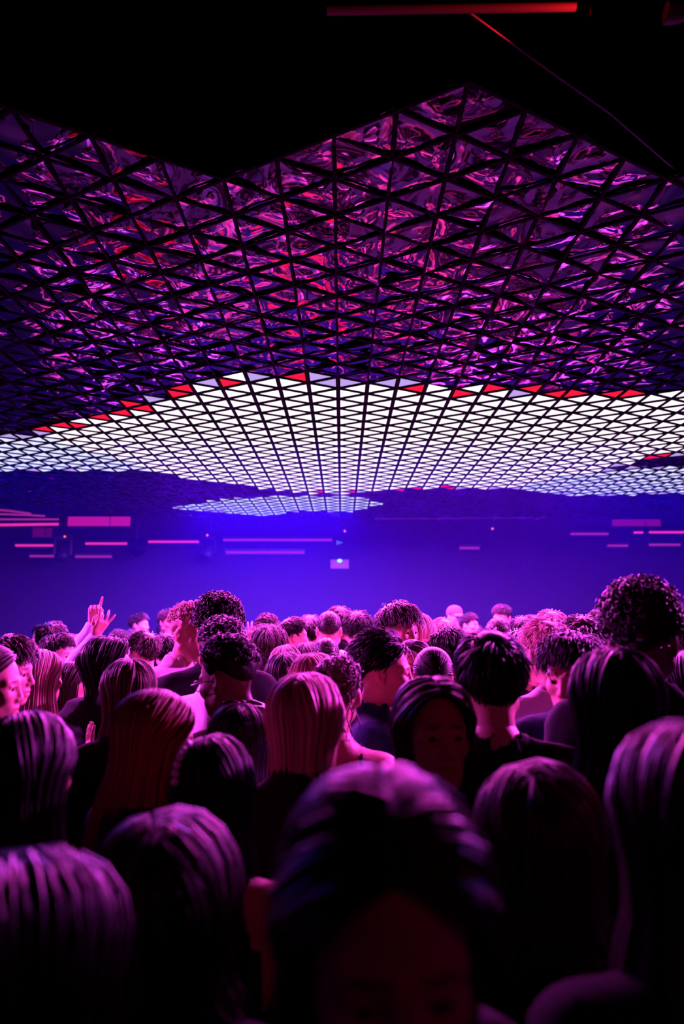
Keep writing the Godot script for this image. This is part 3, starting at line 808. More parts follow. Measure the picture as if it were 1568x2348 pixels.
# ------------------------------------------------------------------ distance fields, meshed as surface nets
class Sdf:
	var kind := PackedInt32Array()      # 0 tapered capsule, 1 ellipsoid
	var a := PackedVector3Array()
	var b := PackedVector3Array()
	var ra := PackedFloat32Array()
	var rb := PackedFloat32Array()
	var sm := PackedFloat32Array()
	var sub := PackedInt32Array()
	var cuts := []                      # [normal, offset]: keeps what lies behind the plane
	var noise: FastNoiseLite
	var amp := 0.0
	var quilt := 0.0

	func cap(p: Vector3, q: Vector3, r0: float, r1: float, k := 0.03, minus := false) -> void:
		kind.append(0)
		a.append(p)
		b.append(q - p)
		ra.append(r0)
		rb.append(r1)
		sm.append(k)
		sub.append(1 if minus else 0)

	func ell(p: Vector3, r: Vector3, k := 0.03, minus := false) -> void:
		kind.append(1)
		a.append(p)
		b.append(r)
		ra.append(maxf(r.x, maxf(r.y, r.z)))
		rb.append(0.0)
		sm.append(k)
		sub.append(1 if minus else 0)

	func one(j: int, p: Vector3) -> float:
		var d := p - a[j]
		if kind[j] == 0:
			var e := b[j]
			var h := clampf(d.dot(e) / e.dot(e), 0.0, 1.0)
			return (d - e * h).length() - lerpf(ra[j], rb[j], h)
		var r := b[j]
		var k0 := (d / r).length()
		var k1 := (d / (r * r)).length()
		return k0 * (k0 - 1.0) / k1 if k1 > 0.0001 else -ra[j]

	func at(p: Vector3, list: PackedInt32Array) -> float:
		var d := 1.0
		for j in list:
			var q := one(j, p)
			var k := sm[j]
			if sub[j]:
				var h := maxf(k - absf(d + q), 0.0)
				d = maxf(d, -q) + h * h * 0.25 / k
			else:
				var h := maxf(k - absf(d - q), 0.0)
				d = minf(d, q) - h * h * 0.25 / k
		if amp > 0.0:
			d += amp * noise.get_noise_3dv(p)
		if quilt > 0.0:
			d += quilt * absf(sin(p.y * 48.0)) - quilt
		for cut in cuts:
			d = maxf(d, cut[0].dot(p) - cut[1])
		return d

	func mesh(lo: Vector3, hi: Vector3, cell: float) -> Geo:
		var g := Geo.new()
		var all := PackedInt32Array(range(kind.size()))
		var B := 6
		var nb := Vector3i(((hi - lo) / (cell * B)).ceil())
		var N := nb * B + Vector3i.ONE
		var val := PackedFloat32Array()
		val.resize(N.x * N.y * N.z)
		val.fill(1.0)
		var sy := N.x
		var sz := N.x * N.y
		var R := cell * B * 0.8661
		var live := []
		for bz in nb.z:
			for by in nb.y:
				for bx in nb.x:
					var mid := lo + Vector3(bx + 0.5, by + 0.5, bz + 0.5) * cell * B
					var d0 := at(mid, all)
					var i0 := Vector3i(bx, by, bz) * B
					if absf(d0) > R * 1.35 + 0.02:
						if d0 < 0.0:
							for z in range(i0.z, i0.z + B + 1):
								for y in range(i0.y, i0.y + B + 1):
									for x in range(i0.x, i0.x + B + 1):
										if val[x + y * sy + z * sz] == 1.0:
											val[x + y * sy + z * sz] = -1.0
						continue
					live.append(i0)
					var near := PackedInt32Array()
					for j in all:
						if absf(one(j, mid)) < R + 0.02 + sm[j] or (not sub[j] and one(j, mid) < d0 + 2.0 * R + sm[j]):
							near.append(j)
					for z in range(i0.z, i0.z + B + 1):
						for y in range(i0.y, i0.y + B + 1):
							for x in range(i0.x, i0.x + B + 1):
								var at_ := x + y * sy + z * sz
								if absf(val[at_]) == 1.0:
									val[at_] = at(lo + Vector3(x, y, z) * cell, near)
		var who := PackedInt32Array()
		who.resize(val.size())
		who.fill(-1)
		for i0 in live:
			for z in range(i0.z, mini(i0.z + B, N.z - 1)):
				for y in range(i0.y, mini(i0.y + B, N.y - 1)):
					for x in range(i0.x, mini(i0.x + B, N.x - 1)):
						var o: int = x + y * sy + z * sz
						var s := 0
						var e0 := val[o]
						var e1 := val[o + 1]
						var e2 := val[o + sy]
						var e3 := val[o + sy + 1]
						var e4 := val[o + sz]
						var e5 := val[o + sz + 1]
						var e6 := val[o + sz + sy]
						var e7 := val[o + sz + sy + 1]
						s = int(e0 < 0.0) + int(e1 < 0.0) + int(e2 < 0.0) + int(e3 < 0.0) + int(e4 < 0.0) + int(e5 < 0.0) + int(e6 < 0.0) + int(e7 < 0.0)
						if s == 0 or s == 8:
							continue
						var p := Vector3.ZERO
						var m := 0
						if (e0 < 0.0) != (e1 < 0.0):
							p += Vector3(e0 / (e0 - e1), 0, 0)
							m += 1
						if (e2 < 0.0) != (e3 < 0.0):
							p += Vector3(e2 / (e2 - e3), 1, 0)
							m += 1
						if (e4 < 0.0) != (e5 < 0.0):
							p += Vector3(e4 / (e4 - e5), 0, 1)
							m += 1
						if (e6 < 0.0) != (e7 < 0.0):
							p += Vector3(e6 / (e6 - e7), 1, 1)
							m += 1
						if (e0 < 0.0) != (e2 < 0.0):
							p += Vector3(0, e0 / (e0 - e2), 0)
							m += 1
						if (e1 < 0.0) != (e3 < 0.0):
							p += Vector3(1, e1 / (e1 - e3), 0)
							m += 1
						if (e4 < 0.0) != (e6 < 0.0):
							p += Vector3(0, e4 / (e4 - e6), 1)
							m += 1
						if (e5 < 0.0) != (e7 < 0.0):
							p += Vector3(1, e5 / (e5 - e7), 1)
							m += 1
						if (e0 < 0.0) != (e4 < 0.0):
							p += Vector3(0, 0, e0 / (e0 - e4))
							m += 1
						if (e1 < 0.0) != (e5 < 0.0):
							p += Vector3(1, 0, e1 / (e1 - e5))
							m += 1
						if (e2 < 0.0) != (e6 < 0.0):
							p += Vector3(0, 1, e2 / (e2 - e6))
							m += 1
						if (e3 < 0.0) != (e7 < 0.0):
							p += Vector3(1, 1, e3 / (e3 - e7))
							m += 1
						who[o] = g.put(lo + (Vector3(x, y, z) + p / m) * cell, Vector3.ZERO)
		for i0 in live:
			for z in range(maxi(i0.z, 1), mini(i0.z + B, N.z - 1)):
				for y in range(maxi(i0.y, 1), mini(i0.y + B, N.y - 1)):
					for x in range(maxi(i0.x, 1), mini(i0.x + B, N.x - 1)):
						var o: int = x + y * sy + z * sz
						if who[o] < 0:
							continue
						var ins := val[o] < 0.0
						for ax in 3:
							var st: int = [1, sy, sz][ax]
							if ins == (val[o + st] < 0.0):
								continue
							var su: int = [sy, sz, 1][ax]
							var sv: int = [sz, 1, sy][ax]
							var c0 := who[o - su - sv]
							var c1 := who[o - sv]
							var c2 := who[o]
							var c3 := who[o - su]
							if c0 < 0 or c1 < 0 or c3 < 0:
								continue
							if ins:
								g.quad(c0, c3, c2, c1)
							else:
								g.quad(c0, c1, c2, c3)
		g.smooth()
		return g


# ------------------------------------------------------------------ scene helpers
var taken := {}
var mats := {}
var rng := RandomNumberGenerator.new()

func numbered(called: String) -> String:
	var k: int = taken.get(called, 0)
	taken[called] = k + 1
	return called if k == 0 else "%s_%03d" % [called, k]

func thing(called: String, label: String, category: String, at := Vector3.ZERO, turn := 0.0, group := "") -> Node3D:
	var o := Node3D.new()
	o.name = numbered(called)
	add_child(o)
	o.position = at
	o.rotation.y = turn
	o.set_meta("label", label)
	o.set_meta("category", category)
	if group:
		o.set_meta("group", group)
	return o

func part(called: String, m: Mesh, mat: Material, parent: Node3D, t := Transform3D.IDENTITY) -> MeshInstance3D:
	var o := MeshInstance3D.new()
	o.name = called
	o.mesh = m
	if mat:
		o.material_override = mat
	o.transform = t
	parent.add_child(o, true)
	return o

func struct(called: String, g: Geo, mat: Material, label := "") -> MeshInstance3D:
	var o := part(called, g.mesh(), mat, self)
	o.set_meta("kind", "structure")
	if label:
		o.set_meta("label", label)
	return o

func lin(r: float, g: float, b: float) -> Color:
	return Color(r, g, b).linear_to_srgb()

func mat(key: String, col: Color, rough := 0.8, metal := 0.0, spec := 0.5, vc := true) -> StandardMaterial3D:
	if mats.has(key):
		return mats[key]
	var m := StandardMaterial3D.new()
	m.resource_name = key
	m.albedo_color = col
	m.roughness = rough
	m.metallic = metal
	m.metallic_specular = spec
	m.vertex_color_use_as_albedo = vc
	mats[key] = m
	return m

func glow(key: String, col: Color, energy: float) -> StandardMaterial3D:
	if mats.has(key):
		return mats[key]
	var m := mat(key, Color(0.05, 0.05, 0.05), 0.4, 0.0, 0.5, false)
	m.emission_enabled = true
	m.emission = col
	m.emission_energy_multiplier = energy
	return m

func pv(list: Array) -> PackedVector3Array:
	return PackedVector3Array(list)

func pf(list: Array) -> PackedFloat32Array:
	return PackedFloat32Array(list)

# ------------------------------------------------------------------ people: bodies
const HEAD := Vector3(0, 1.66, 0.022)      # eye level, middle of the skull, of the 1.78 m base figure
const PIVOT := Vector3(0, 1.515, -0.012)   # where the neck turns
var cache := {}

func arms_of(pose: String) -> Array:       # per side: elbow, wrist, hand direction, palm normal, hand shape
	var d := []
	for s in [1.0, -1.0]:
		d.append([Vector3(0.226 * s, 1.15, -0.05), Vector3(0.19 * s, 0.92, 0.09), Vector3(-0.05 * s, -0.95, 0.3), Vector3(-s, 0, 0.1), "relaxed"])
	match pose:
		"raise":
			d[0] = [Vector3(0.21, 1.65, 0.06), Vector3(0.16, 1.85, 0.19), Vector3(0.0, 0.98, 0.1), Vector3(-0.7, 0, 0.6), "point"]
			d[1] = [Vector3(-0.23, 1.56, 0.27), Vector3(-0.19, 1.775, 0.405), Vector3(0.0, 0.85, 0.5), Vector3(0.6, 0.5, -0.6), "horns"]
		"raise_one":
			d[0] = [Vector3(0.26, 1.35, 0.19), Vector3(0.15, 1.56, 0.22), Vector3(-0.1, 1, 0.1), Vector3(0, 0, 1), "open"]
		"hug":
			d[0] = [Vector3(0.42, 1.37, 0.05), Vector3(0.40, 1.43, 0.29), Vector3(-0.1, 0.2, 0.9), Vector3(0, -1, 0), "relaxed"]
		"clap":
			d[0] = [Vector3(0.22, 1.17, 0.10), Vector3(0.065, 1.36, 0.235), Vector3(0.05, 0.95, 0.25), Vector3(-1, 0, 0), "flat"]
			d[1] = [Vector3(-0.22, 1.15, 0.12), Vector3(-0.06, 1.33, 0.25), Vector3(-0.05, 0.95, 0.3), Vector3(1, 0, 0), "open"]
		"hand_head":
			d[1] = [Vector3(-0.38, 1.46, -0.06), Vector3(-0.20, 1.60, -0.14), Vector3(0.95, 0.12, -0.05), Vector3(0, 0, 1), "flat"]
		"bent":
			for k in 2:
				var s := 1.0 - 2.0 * k
				d[k] = [Vector3(0.25 * s, 1.16, -0.02), Vector3(0.15 * s, 1.16, 0.22), Vector3(-0.5 * s, 0.35, 0.7), Vector3(-0.6 * s, -0.3, 0.2), "relaxed"]
	return d

func torso(s: Sdf, fem: bool, o: float) -> void:
	var w := 0.89 if fem else 1.0
	s.ell(Vector3(0, 1.305, -0.005), Vector3(0.163 * w + o, 0.2 + o, 0.108 * (0.94 if fem else 1.0) + o), 0.04)
	s.cap(Vector3(-0.15 * w, 1.425, -0.015), Vector3(0.15 * w, 1.425, -0.015), 0.053 * w + o, 0.053 * w + o, 0.05)
	s.ell(Vector3(0, 1.09, 0), Vector3(0.138 * w * (0.94 if fem else 1.0) + o, 0.17 + o, 0.097 * w + o), 0.05)
	s.ell(Vector3(0, 0.925, -0.008), Vector3(0.163 + o, 0.125 + o, 0.115 + o), 0.05)
	for x in [-1.0, 1.0]:
		s.cap(Vector3(0, 1.49, -0.028), Vector3(0.13 * w * x, 1.43, -0.022), 0.046 * w + o, 0.045 * w + o, 0.04)
		if fem:
			s.ell(Vector3(0.068 * x, 1.275, 0.075), Vector3(0.055 + o, 0.052 + o, 0.052 + o), 0.03)
		else:
			s.ell(Vector3(0.075 * x, 1.33, 0.06), Vector3(0.075 + o, 0.06 + o, 0.045 + o), 0.04)

func shoulder(fem: bool, x: float) -> Vector3:
	return Vector3((0.172 if fem else 0.195) * x, 1.418, -0.012)

func arm(s: Sdf, fem: bool, x: float, d: Array, o: float, reach := 2.0) -> void:
	var w := 0.84 if fem else 1.0
	var sh := shoulder(fem, x)
	var el: Vector3 = d[0]
	if fem:
		el.x *= 0.9 if absf(el.x) < 0.3 else 1.0
	var wr: Vector3 = d[1]
	if reach < 1.0:
		s.cap(sh, sh.lerp(el, reach), 0.054 * w + o, 0.047 * w + o * 1.3, 0.05)
		return
	s.cap(sh, el, 0.053 * w + o, 0.040 * w + o, 0.05)
	s.cap(el, el.lerp(wr, 0.35), 0.040 * w + o, 0.041 * w + o, 0.03)
	s.cap(el.lerp(wr, 0.35), el.lerp(wr, minf(reach - 1.0, 1.0)), 0.041 * w + o, 0.027 * w + o, 0.03)

func legs(s: Sdf, o: float, low := 0.09) -> void:
	for x in [-1.0, 1.0]:
		s.cap(Vector3(0.088 * x, 0.89, -0.005), Vector3(0.1 * x, 0.49, 0.012), 0.086 + o, 0.056 + o, 0.04)
		s.cap(Vector3(0.1 * x, 0.49, 0.008), Vector3(0.1 * x, 0.34, -0.018), 0.056 + o, 0.057 + o, 0.03)
		s.cap(Vector3(0.1 * x, 0.34, -0.018), Vector3(0.103 * x, low, -0.03), 0.057 + o, 0.036 + o, 0.03)

func hand(shape: String) -> Geo:           # wrist at the origin, fingers along y, palm towards z, thumb towards x
	var key := "hand " + shape
	if cache.has(key):
		return cache[key]
	var s := Sdf.new()
	var curl := [0.55, 0.5, 0.45, 0.35, 0.3]   # little, ring, middle, index, thumb
	var fan := 0.06
	match shape:
		"point":
			curl = [1.25, 1.25, 1.2, 0.06, 0.9]
		"horns":
			curl = [0.1, 0.35, 0.75, 0.12, 0.5]
			fan = 0.22
		"flat":
			curl = [0.12, 0.1, 0.1, 0.1, 0.15]
			fan = 0.05
		"open":
			curl = [0.25, 0.2, 0.18, 0.15, 0.15]
			fan = 0.16
	for k in 4:
		var x: float = [-0.03, -0.0105, 0.0105, 0.031][k]
		s.cap(Vector3(x * 0.62, 0.006, 0), Vector3(x, 0.083, 0), 0.0145, 0.0125, 0.016)
		var len: float = [0.031, 0.038, 0.041, 0.037][k]
		var p := Vector3(x, 0.086, 0)
		var ang := 0.0
		for j in 3:
			ang += curl[k] * [0.85, 1.05, 0.7][j]
			var lat: float = fan * (k - 1.5)
			var dir := Vector3(sin(lat) * cos(ang), cos(ang) * cos(lat), sin(ang)).normalized()
			var q: Vector3 = p + dir * len * [1.0, 0.68, 0.56][j]
			s.cap(p, q, 0.0092 - 0.0008 * j, 0.0088 - 0.001 * j, 0.004)
			p = q
	var t0 := Vector3(0.022, 0.022, 0.004)
	var t1 := Vector3(0.045, 0.052, 0.012 + 0.014 * curl[4])
	var t2: Vector3 = t1 + Vector3(0.016 - 0.022 * curl[4], 0.026, 0.008 + 0.012 * curl[4])
	s.cap(t0, t1, 0.016, 0.0115, 0.012)
	s.cap(t1, t2, 0.0108, 0.0098, 0.004)
	s.cap(t2, t2 + Vector3(-0.016 * curl[4], 0.021, 0.004), 0.0095, 0.008, 0.004)
	s.cap(Vector3(0, -0.03, 0), Vector3(0, 0.012, 0), 0.0245, 0.022, 0.014)
	var g := s.mesh(Vector3(-0.075, -0.05, -0.04), Vector3(0.085, 0.22, 0.11), 0.0045)
	cache[key] = g
	return g

func torso_geo(fem: bool, pose: String) -> Geo:   # trunk, neck, arms, legs: everything but the head
	var key := "torso %s %s" % [fem, pose]
	if cache.has(key):
		return cache[key]
	var s := Sdf.new()
	torso(s, fem, 0.0)
	s.cap(Vector3(0, 1.40, -0.03), Vector3(0, 1.53, -0.012), 0.052 if fem else 0.06, 0.044 if fem else 0.053, 0.04)
	legs(s, 0.0)
	var d := arms_of(pose)
	for k in 2:
		arm(s, fem, 1.0 - 2.0 * k, d[k], 0.0)
	for x in [-1.0, 1.0]:
		s.cap(Vector3(0.103 * x, 0.075, -0.035), Vector3(0.115 * x, 0.035, 0.1), 0.035, 0.028, 0.03)
	var g := s.mesh(Vector3(-0.74, -0.02, -0.3), Vector3(0.74, 1.94, 0.42), 0.0165)
	for k in 2:
		var x := 1.0 - 2.0 * k
		var y: Vector3 = d[k][2].normalized()
		var z: Vector3 = (d[k][3] - y * y.dot(d[k][3])).normalized()
		var b := Basis(y.cross(z), y, z)
		if (b.x.x * x > 0) == (y.y < 0):        # thumb on the inner or front side
			pass
		var h := hand(d[k][4])
		var flip := Basis.IDENTITY
		g.add(h, Transform3D(b * flip * (0.9 if fem else 1.0), d[k][1] + y * 0.02))
	cache[key] = g
	return g

func head_geo(fem: bool, cell: float) -> Geo:
	var key := "head %s %f" % [fem, cell]
	if cache.has(key):
		return cache[key]
	var s := Sdf.new()
	var j := 0.9 if fem else 1.0
	s.ell(Vector3(0, 0.030, -0.012), Vector3(0.0755, 0.089, 0.097), 0.03)
	s.ell(Vector3(0, -0.034, 0.028), Vector3(0.0645 * j, 0.078, 0.060), 0.035)
	s.ell(Vector3(0, -0.085, 0.052), Vector3(0.034 * j, 0.026, 0.032), 0.035)
	s.ell(Vector3(0, -0.108 if not fem else -0.103, 0.068), Vector3(0.020 * j, 0.013, 0.017), 0.025)
	for x in [-1.0, 1.0]:
		s.cap(Vector3(0.056 * x * j, -0.062, 0.0), Vector3(0.020 * x * j, -0.1, 0.058), 0.020, 0.017, 0.03)
		s.ell(Vector3(0.040 * x, -0.024, 0.062), Vector3(0.023, 0.020, 0.024), 0.025)
		s.cap(Vector3(0.014 * x, 0.023, 0.083), Vector3(0.047 * x, 0.020, 0.066), 0.0105 if not fem else 0.008, 0.0105, 0.016)
		s.ell(Vector3(0.0315 * x, 0.000, 0.094), Vector3(0.017, 0.0115, 0.016), 0.012, true)
		s.ell(Vector3(0.0315 * x, -0.001, 0.0735), Vector3(0.0145, 0.0125, 0.0135), 0.003)
		s.cap(Vector3(0.020 * x, 0.009, 0.0855), Vector3(0.044 * x, 0.006, 0.080), 0.0042, 0.004, 0.006)
	s.cap(Vector3(0, 0.012, 0.086), Vector3(0, -0.033, 0.106 if not fem else 0.102), 0.0085, 0.0105, 0.014)
	for x in [-1.0, 1.0]:
		s.ell(Vector3(0.0115 * x, -0.038, 0.095), Vector3(0.0085, 0.0075, 0.010), 0.008)
	s.ell(Vector3(0, -0.066, 0.078), Vector3(0.030, 0.020, 0.018), 0.02)
	s.cap(Vector3(-0.015, -0.0655, 0.0925), Vector3(0.015, -0.0655, 0.0925), 0.0058, 0.0058, 0.008)
	s.cap(Vector3(-0.013, -0.0785, 0.091), Vector3(0.013, -0.0785, 0.091), 0.0068, 0.0068, 0.008)
	s.cap(Vector3(-0.021, -0.0722, 0.100), Vector3(0.021, -0.0722, 0.100), 0.0042, 0.0042, 0.003, true)
	for x in [-1.0, 1.0]:
		s.ell(Vector3(0.0775 * x, -0.006, -0.014), Vector3(0.0115, 0.032, 0.0195), 0.008)
		s.ell(Vector3(0.0885 * x, -0.002, -0.008), Vector3(0.0065, 0.019, 0.0105), 0.005, true)
		s.ell(Vector3(0.0745 * x, -0.030, -0.004), Vector3(0.008, 0.010, 0.009), 0.006)
	var r := 0.044 if fem else 0.053
	s.cap(Vector3(0, -0.055, -0.022), Vector3(0, -0.235, -0.052), r, r * 1.12, 0.03)
	var g := s.mesh(Vector3(-0.105, -0.25, -0.125), Vector3(0.105, 0.13, 0.13), cell)
	for k in g.v.size():
		var p := g.v[k]
		var col := Color.WHITE
		if p.z > 0.05:
			var ax := absf(p.x)
			if absf(p.y - 0.0245 + (ax - 0.03) * 0.1) < 0.0042 and ax > 0.013 and ax < 0.047:
				col = Color(0.3, 0.26, 0.24)
			elif Vector2(p.x / 0.024, (p.y + 0.072) / 0.0135).length() < 1.0 and p.z > 0.086:
				col = Color(0.72, 0.42, 0.42) if fem else Color(0.85, 0.62, 0.6)
			elif Vector2((ax - 0.0315) / 0.0145, (p.y + 0.001) / 0.0055).length() < 1.0:
				col = Color(0.12, 0.1, 0.1) if absf(ax - 0.0315) < 0.006 else Color(1.25, 1.4, 1.5)
		g.c[k] = col
		g.v[k] = p + HEAD
	cache[key] = g
	return g

func turn_head(yaw: float, pitch: float, roll := 0.0) -> Transform3D:
	var b := Basis(Vector3.UP, yaw) * Basis(Vector3.RIGHT, pitch) * Basis(Vector3.BACK, roll)
	return Transform3D(b, PIVOT - b * PIVOT)

func figure(fem: bool, pose: String, near: bool, yaw: float, pitch: float) -> ArrayMesh:
	var key := "figure %s %s %s %f %f" % [fem, pose, near, yaw, pitch]
	if cache.has(key):
		return cache[key]
	var g := Geo.new()
	g.add(torso_geo(fem, pose))
	var h := head_geo(fem, 0.0042 if near else 0.0075)
	var q := turn_head(yaw, pitch).basis.get_rotation_quaternion()
	var base := g.v.size()
	for k in h.v.size():
		var p := h.v[k]
		var w := smoothstep(1.44, 1.575, p.y)
		var b := Basis(Quaternion.IDENTITY.slerp(q, w))
		g.v.append(PIVOT + b * (p - PIVOT))
		g.n.append(b * h.n[k])
	g.c.append_array(h.c)
	for k in h.i:
		g.i.append(base + k)
	cache[key] = g.mesh()
	return cache[key]

# ------------------------------------------------------------------ people: clothes
func cloth(kind: String, fem: bool, pose: String) -> Mesh:
	var key := "cloth %s %s %s" % [kind, fem, pose]
	if cache.has(key):
		return cache[key]
	var s := Sdf.new()
	s.noise = FastNoiseLite.new()
	s.noise.seed = 5
	s.noise.frequency = 9.0
	s.noise.fractal_octaves = 2
	var d := arms_of(pose)
	var o: float = {"tank": 0.005, "tshirt": 0.011, "shirt": 0.014, "sweater": 0.016, "hoodie": 0.022, "jacket": 0.021, "puffer": 0.034}[kind]
	s.amp = {"tank": 0.002, "tshirt": 0.007, "shirt": 0.008, "sweater": 0.007, "hoodie": 0.009, "jacket": 0.008, "puffer": 0.004}[kind]
	torso(s, fem, o)
	if kind == "tank":
		s.cuts.append([Vector3(0, 1, 0.1).normalized(), 1.355])
	elif kind == "tshirt":
		for k in 2:
			arm(s, fem, 1.0 - 2.0 * k, d[k], o + 0.006, 0.62)
	else:
		for k in 2:
			arm(s, fem, 1.0 - 2.0 * k, d[k], o * 0.85, 1.93)
	var r := 0.044 if fem else 0.053
	if kind in ["jacket", "shirt", "puffer"]:
		s.cap(Vector3(0, 1.42, -0.033), Vector3(0, 1.525, -0.02), r + 0.032, r + 0.024, 0.03)
	if kind in ["tshirt", "sweater"]:
		s.cap(Vector3(0, 1.42, -0.033), Vector3(0, 1.49, -0.024), r + 0.03, r + 0.016, 0.03)
	if kind == "hoodie":
		s.ell(Vector3(0, 1.475, -0.095), Vector3(0.115, 0.055, 0.062), 0.03)
		s.cap(Vector3(-0.07, 1.47, -0.03), Vector3(0.07, 1.47, -0.03), 0.05, 0.05, 0.04)
	if kind != "tank":
		s.cap(Vector3(0, 1.485 if kind in ["tshirt", "sweater"] else 1.45, -0.026), Vector3(0, 1.75, 0.01), r + (0.007 if kind != "hoodie" else 0.02), r + 0.03, 0.008, true)
		if kind in ["jacket", "shirt"]:   # open neck
			s.ell(Vector3(0, 1.49, 0.085), Vector3(0.045, 0.085, 0.06), 0.012, true)
	if kind == "puffer":
		s.quilt = 0.012
	s.cuts.append([Vector3(0, -1, 0), -0.86])
	var g := s.mesh(Vector3(-0.74, 0.82, -0.3), Vector3(0.74, 1.94, 0.42), 0.0155)
	if kind == "tank":
		for x in [-1.0, 1.0]:
			var w := 0.82 if fem else 1.0
			var p := pv([Vector3(0.085 * x * w, 1.33, 0.108), Vector3(0.09 * x * w, 1.40, 0.1), Vector3(0.095 * x * w, 1.465, 0.055), Vector3(0.1 * x * w, 1.5, -0.015), Vector3(0.095 * x * w, 1.468, -0.075), Vector3(0.09 * x * w, 1.41, -0.108), Vector3(0.085 * x * w, 1.33, -0.112)])
			g.tube(p, pf([0.008, 0.007, 0.007, 0.007, 0.007, 0.007, 0.008]), 6)
	cache[key] = g.mesh()
	return cache[key]

func trousers_mesh() -> Mesh:
	if not cache.has("trousers"):
		var s := Sdf.new()
		s.ell(Vector3(0, 0.925, -0.008), Vector3(0.172, 0.135, 0.124), 0.05)
		legs(s, 0.012, 0.1)
		s.cuts.append([Vector3(0, 1, 0), 1.0])
		s.cuts.append([Vector3(0, -1, 0), -0.07])
		cache["trousers"] = s.mesh(Vector3(-0.22, 0.04, -0.17), Vector3(0.22, 1.04, 0.17), 0.022).mesh()
	return cache["trousers"]

func shoe_mesh() -> Mesh:
	if not cache.has("shoe"):
		var s := Sdf.new()
		s.cap(Vector3(0, 0.055, -0.045), Vector3(0.006, 0.04, 0.12), 0.05, 0.038, 0.03)
		s.cap(Vector3(0, 0.06, -0.04), Vector3(0, 0.12, -0.035), 0.045, 0.046, 0.03)
		s.cuts.append([Vector3(0, -1, 0), -0.002])
		s.cuts.append([Vector3(0, 1, 0), 0.125])
		cache["shoe"] = s.mesh(Vector3(-0.08, -0.02, -0.12), Vector3(0.08, 0.16, 0.19), 0.013).mesh()
	return cache["shoe"]

# ------------------------------------------------------------------ people: hair, in head coordinates (origin at eye level)
const SKULL := Vector3(0, 0.03, -0.012)
const SKULL_R := Vector3(0.0775, 0.0915, 0.099)

func sdir(az: float, pol: float) -> Vector3:      # az 0 = forehead, PI = back of the head; pol 0 = crown
	return Vector3(sin(pol) * sin(az), cos(pol), sin(pol) * cos(az))

func on_skull(d: Vector3, off: float) -> Vector3:
	var p := SKULL + d * SKULL_R
	return p + (d / SKULL_R).normalized() * off

func hairline(az: float) -> float:
	var a := absf(rad_to_deg(wrapf(az, -PI, PI)))
	var xs := [0.0, 35.0, 52.0, 66.0, 80.0, 92.0, 106.0, 125.0, 150.0, 180.0]
	var ys := [50.0, 54.0, 62.0, 84.0, 104.0, 92.0, 96.0, 114.0, 128.0, 131.0]
	for k in 9:
		if a <= xs[k + 1]:
			return deg_to_rad(lerpf(ys[k], ys[k + 1], (a - xs[k]) / (xs[k + 1] - xs[k])))
	return deg_to_rad(131.0)

func scalp(g: Geo, top: float, edge: float, bump: float, freq: float, seed_: int) -> void:
	var nz := FastNoiseLite.new()
	nz.seed = seed_
	nz.frequency = freq
	nz.fractal_octaves = 2
	var f := Geo.new()
	var NA := 56
	var NP := 16
	for a in NA:
		var az := TAU * a / NA
		var hl := hairline(az)
		for k in NP + 1:
			var t := float(k) / NP
			var d := sdir(az, hl * t)
			var off := lerpf(top, edge, t * t)
			if k == NP:
				off = -0.006
			var q := nz.get_noise_3dv(d * 0.1)
			f.put(on_skull(d, off + bump * q * (1.0 - t * t * 0.6)), d, Color.WHITE * (0.9 + 0.3 * q))
	for a in NA:
		for k in NP:
			var p := a * (NP + 1) + k
			var r := ((a + 1) % NA) * (NP + 1) + k
			f.quad(p, r, r + 1, p + 1)
	f.smooth()
	g.add(f)

# one lock of hair: a flattened, tapering strand bundle
func lock(g: Geo, p: PackedVector3Array, w: float, th: float, shade: float, mid := SKULL, blunt := 0.12) -> void:
	var n := p.size()
	var first := g.v.size()
	var col := Color(shade, shade, shade)
	for k in n:
		var t := (p[mini(k + 1, n - 1)] - p[maxi(k - 1, 0)]).normalized()
		var o := p[k] - mid
		o.y *= 0.35 if p[k].y < mid.y else 1.0
		var nn := (o - t * t.dot(o)).normalized()
		var bb := t.cross(nn)
		var u := float(k) / (n - 1)
		var e := lerpf(0.55, 1.0, minf(u * 5.0, 1.0)) * (1.0 if u < 0.6 else lerpf(1.0, blunt, (u - 0.6) / 0.4))
		g.put(p[k] + bb * w * e, (bb + nn * 0.35).normalized(), col)
		g.put(p[k] + nn * th * e, nn, col)
		g.put(p[k] - bb * w * e, (nn * 0.35 - bb).normalized(), col)
		g.put(p[k] - nn * th * e * 0.6, -nn, col)
	for k in n - 1:
		for s in 4:
			var a := first + k * 4 + s
			var b := first + k * 4 + (s + 1) % 4
			g.quad(a, b, b + 4, a + 4)
	g.quad(first + 3, first + 2, first + 1, first)

func curl(g: Geo, at_: Vector3, axis: Vector3, r: float, rise: float, turns: float, w: float, shade: float) -> void:
	var u := axis.cross(Vector3(0.31, 0.2, 0.9)).normalized()
	var q := axis.cross(u)
	var ph := rng.randf() * TAU
	var p := PackedVector3Array()
	var n := 9
	for k in n:
		var t := float(k) / (n - 1)
		var a := ph + TAU * turns * t
		p.append(at_ + (u * cos(a) + q * sin(a)) * r * (0.8 + 0.3 * t) + axis * rise * t)
	lock(g, p, w, w * 0.7, shade, at_ - axis * 0.02, 0.25)

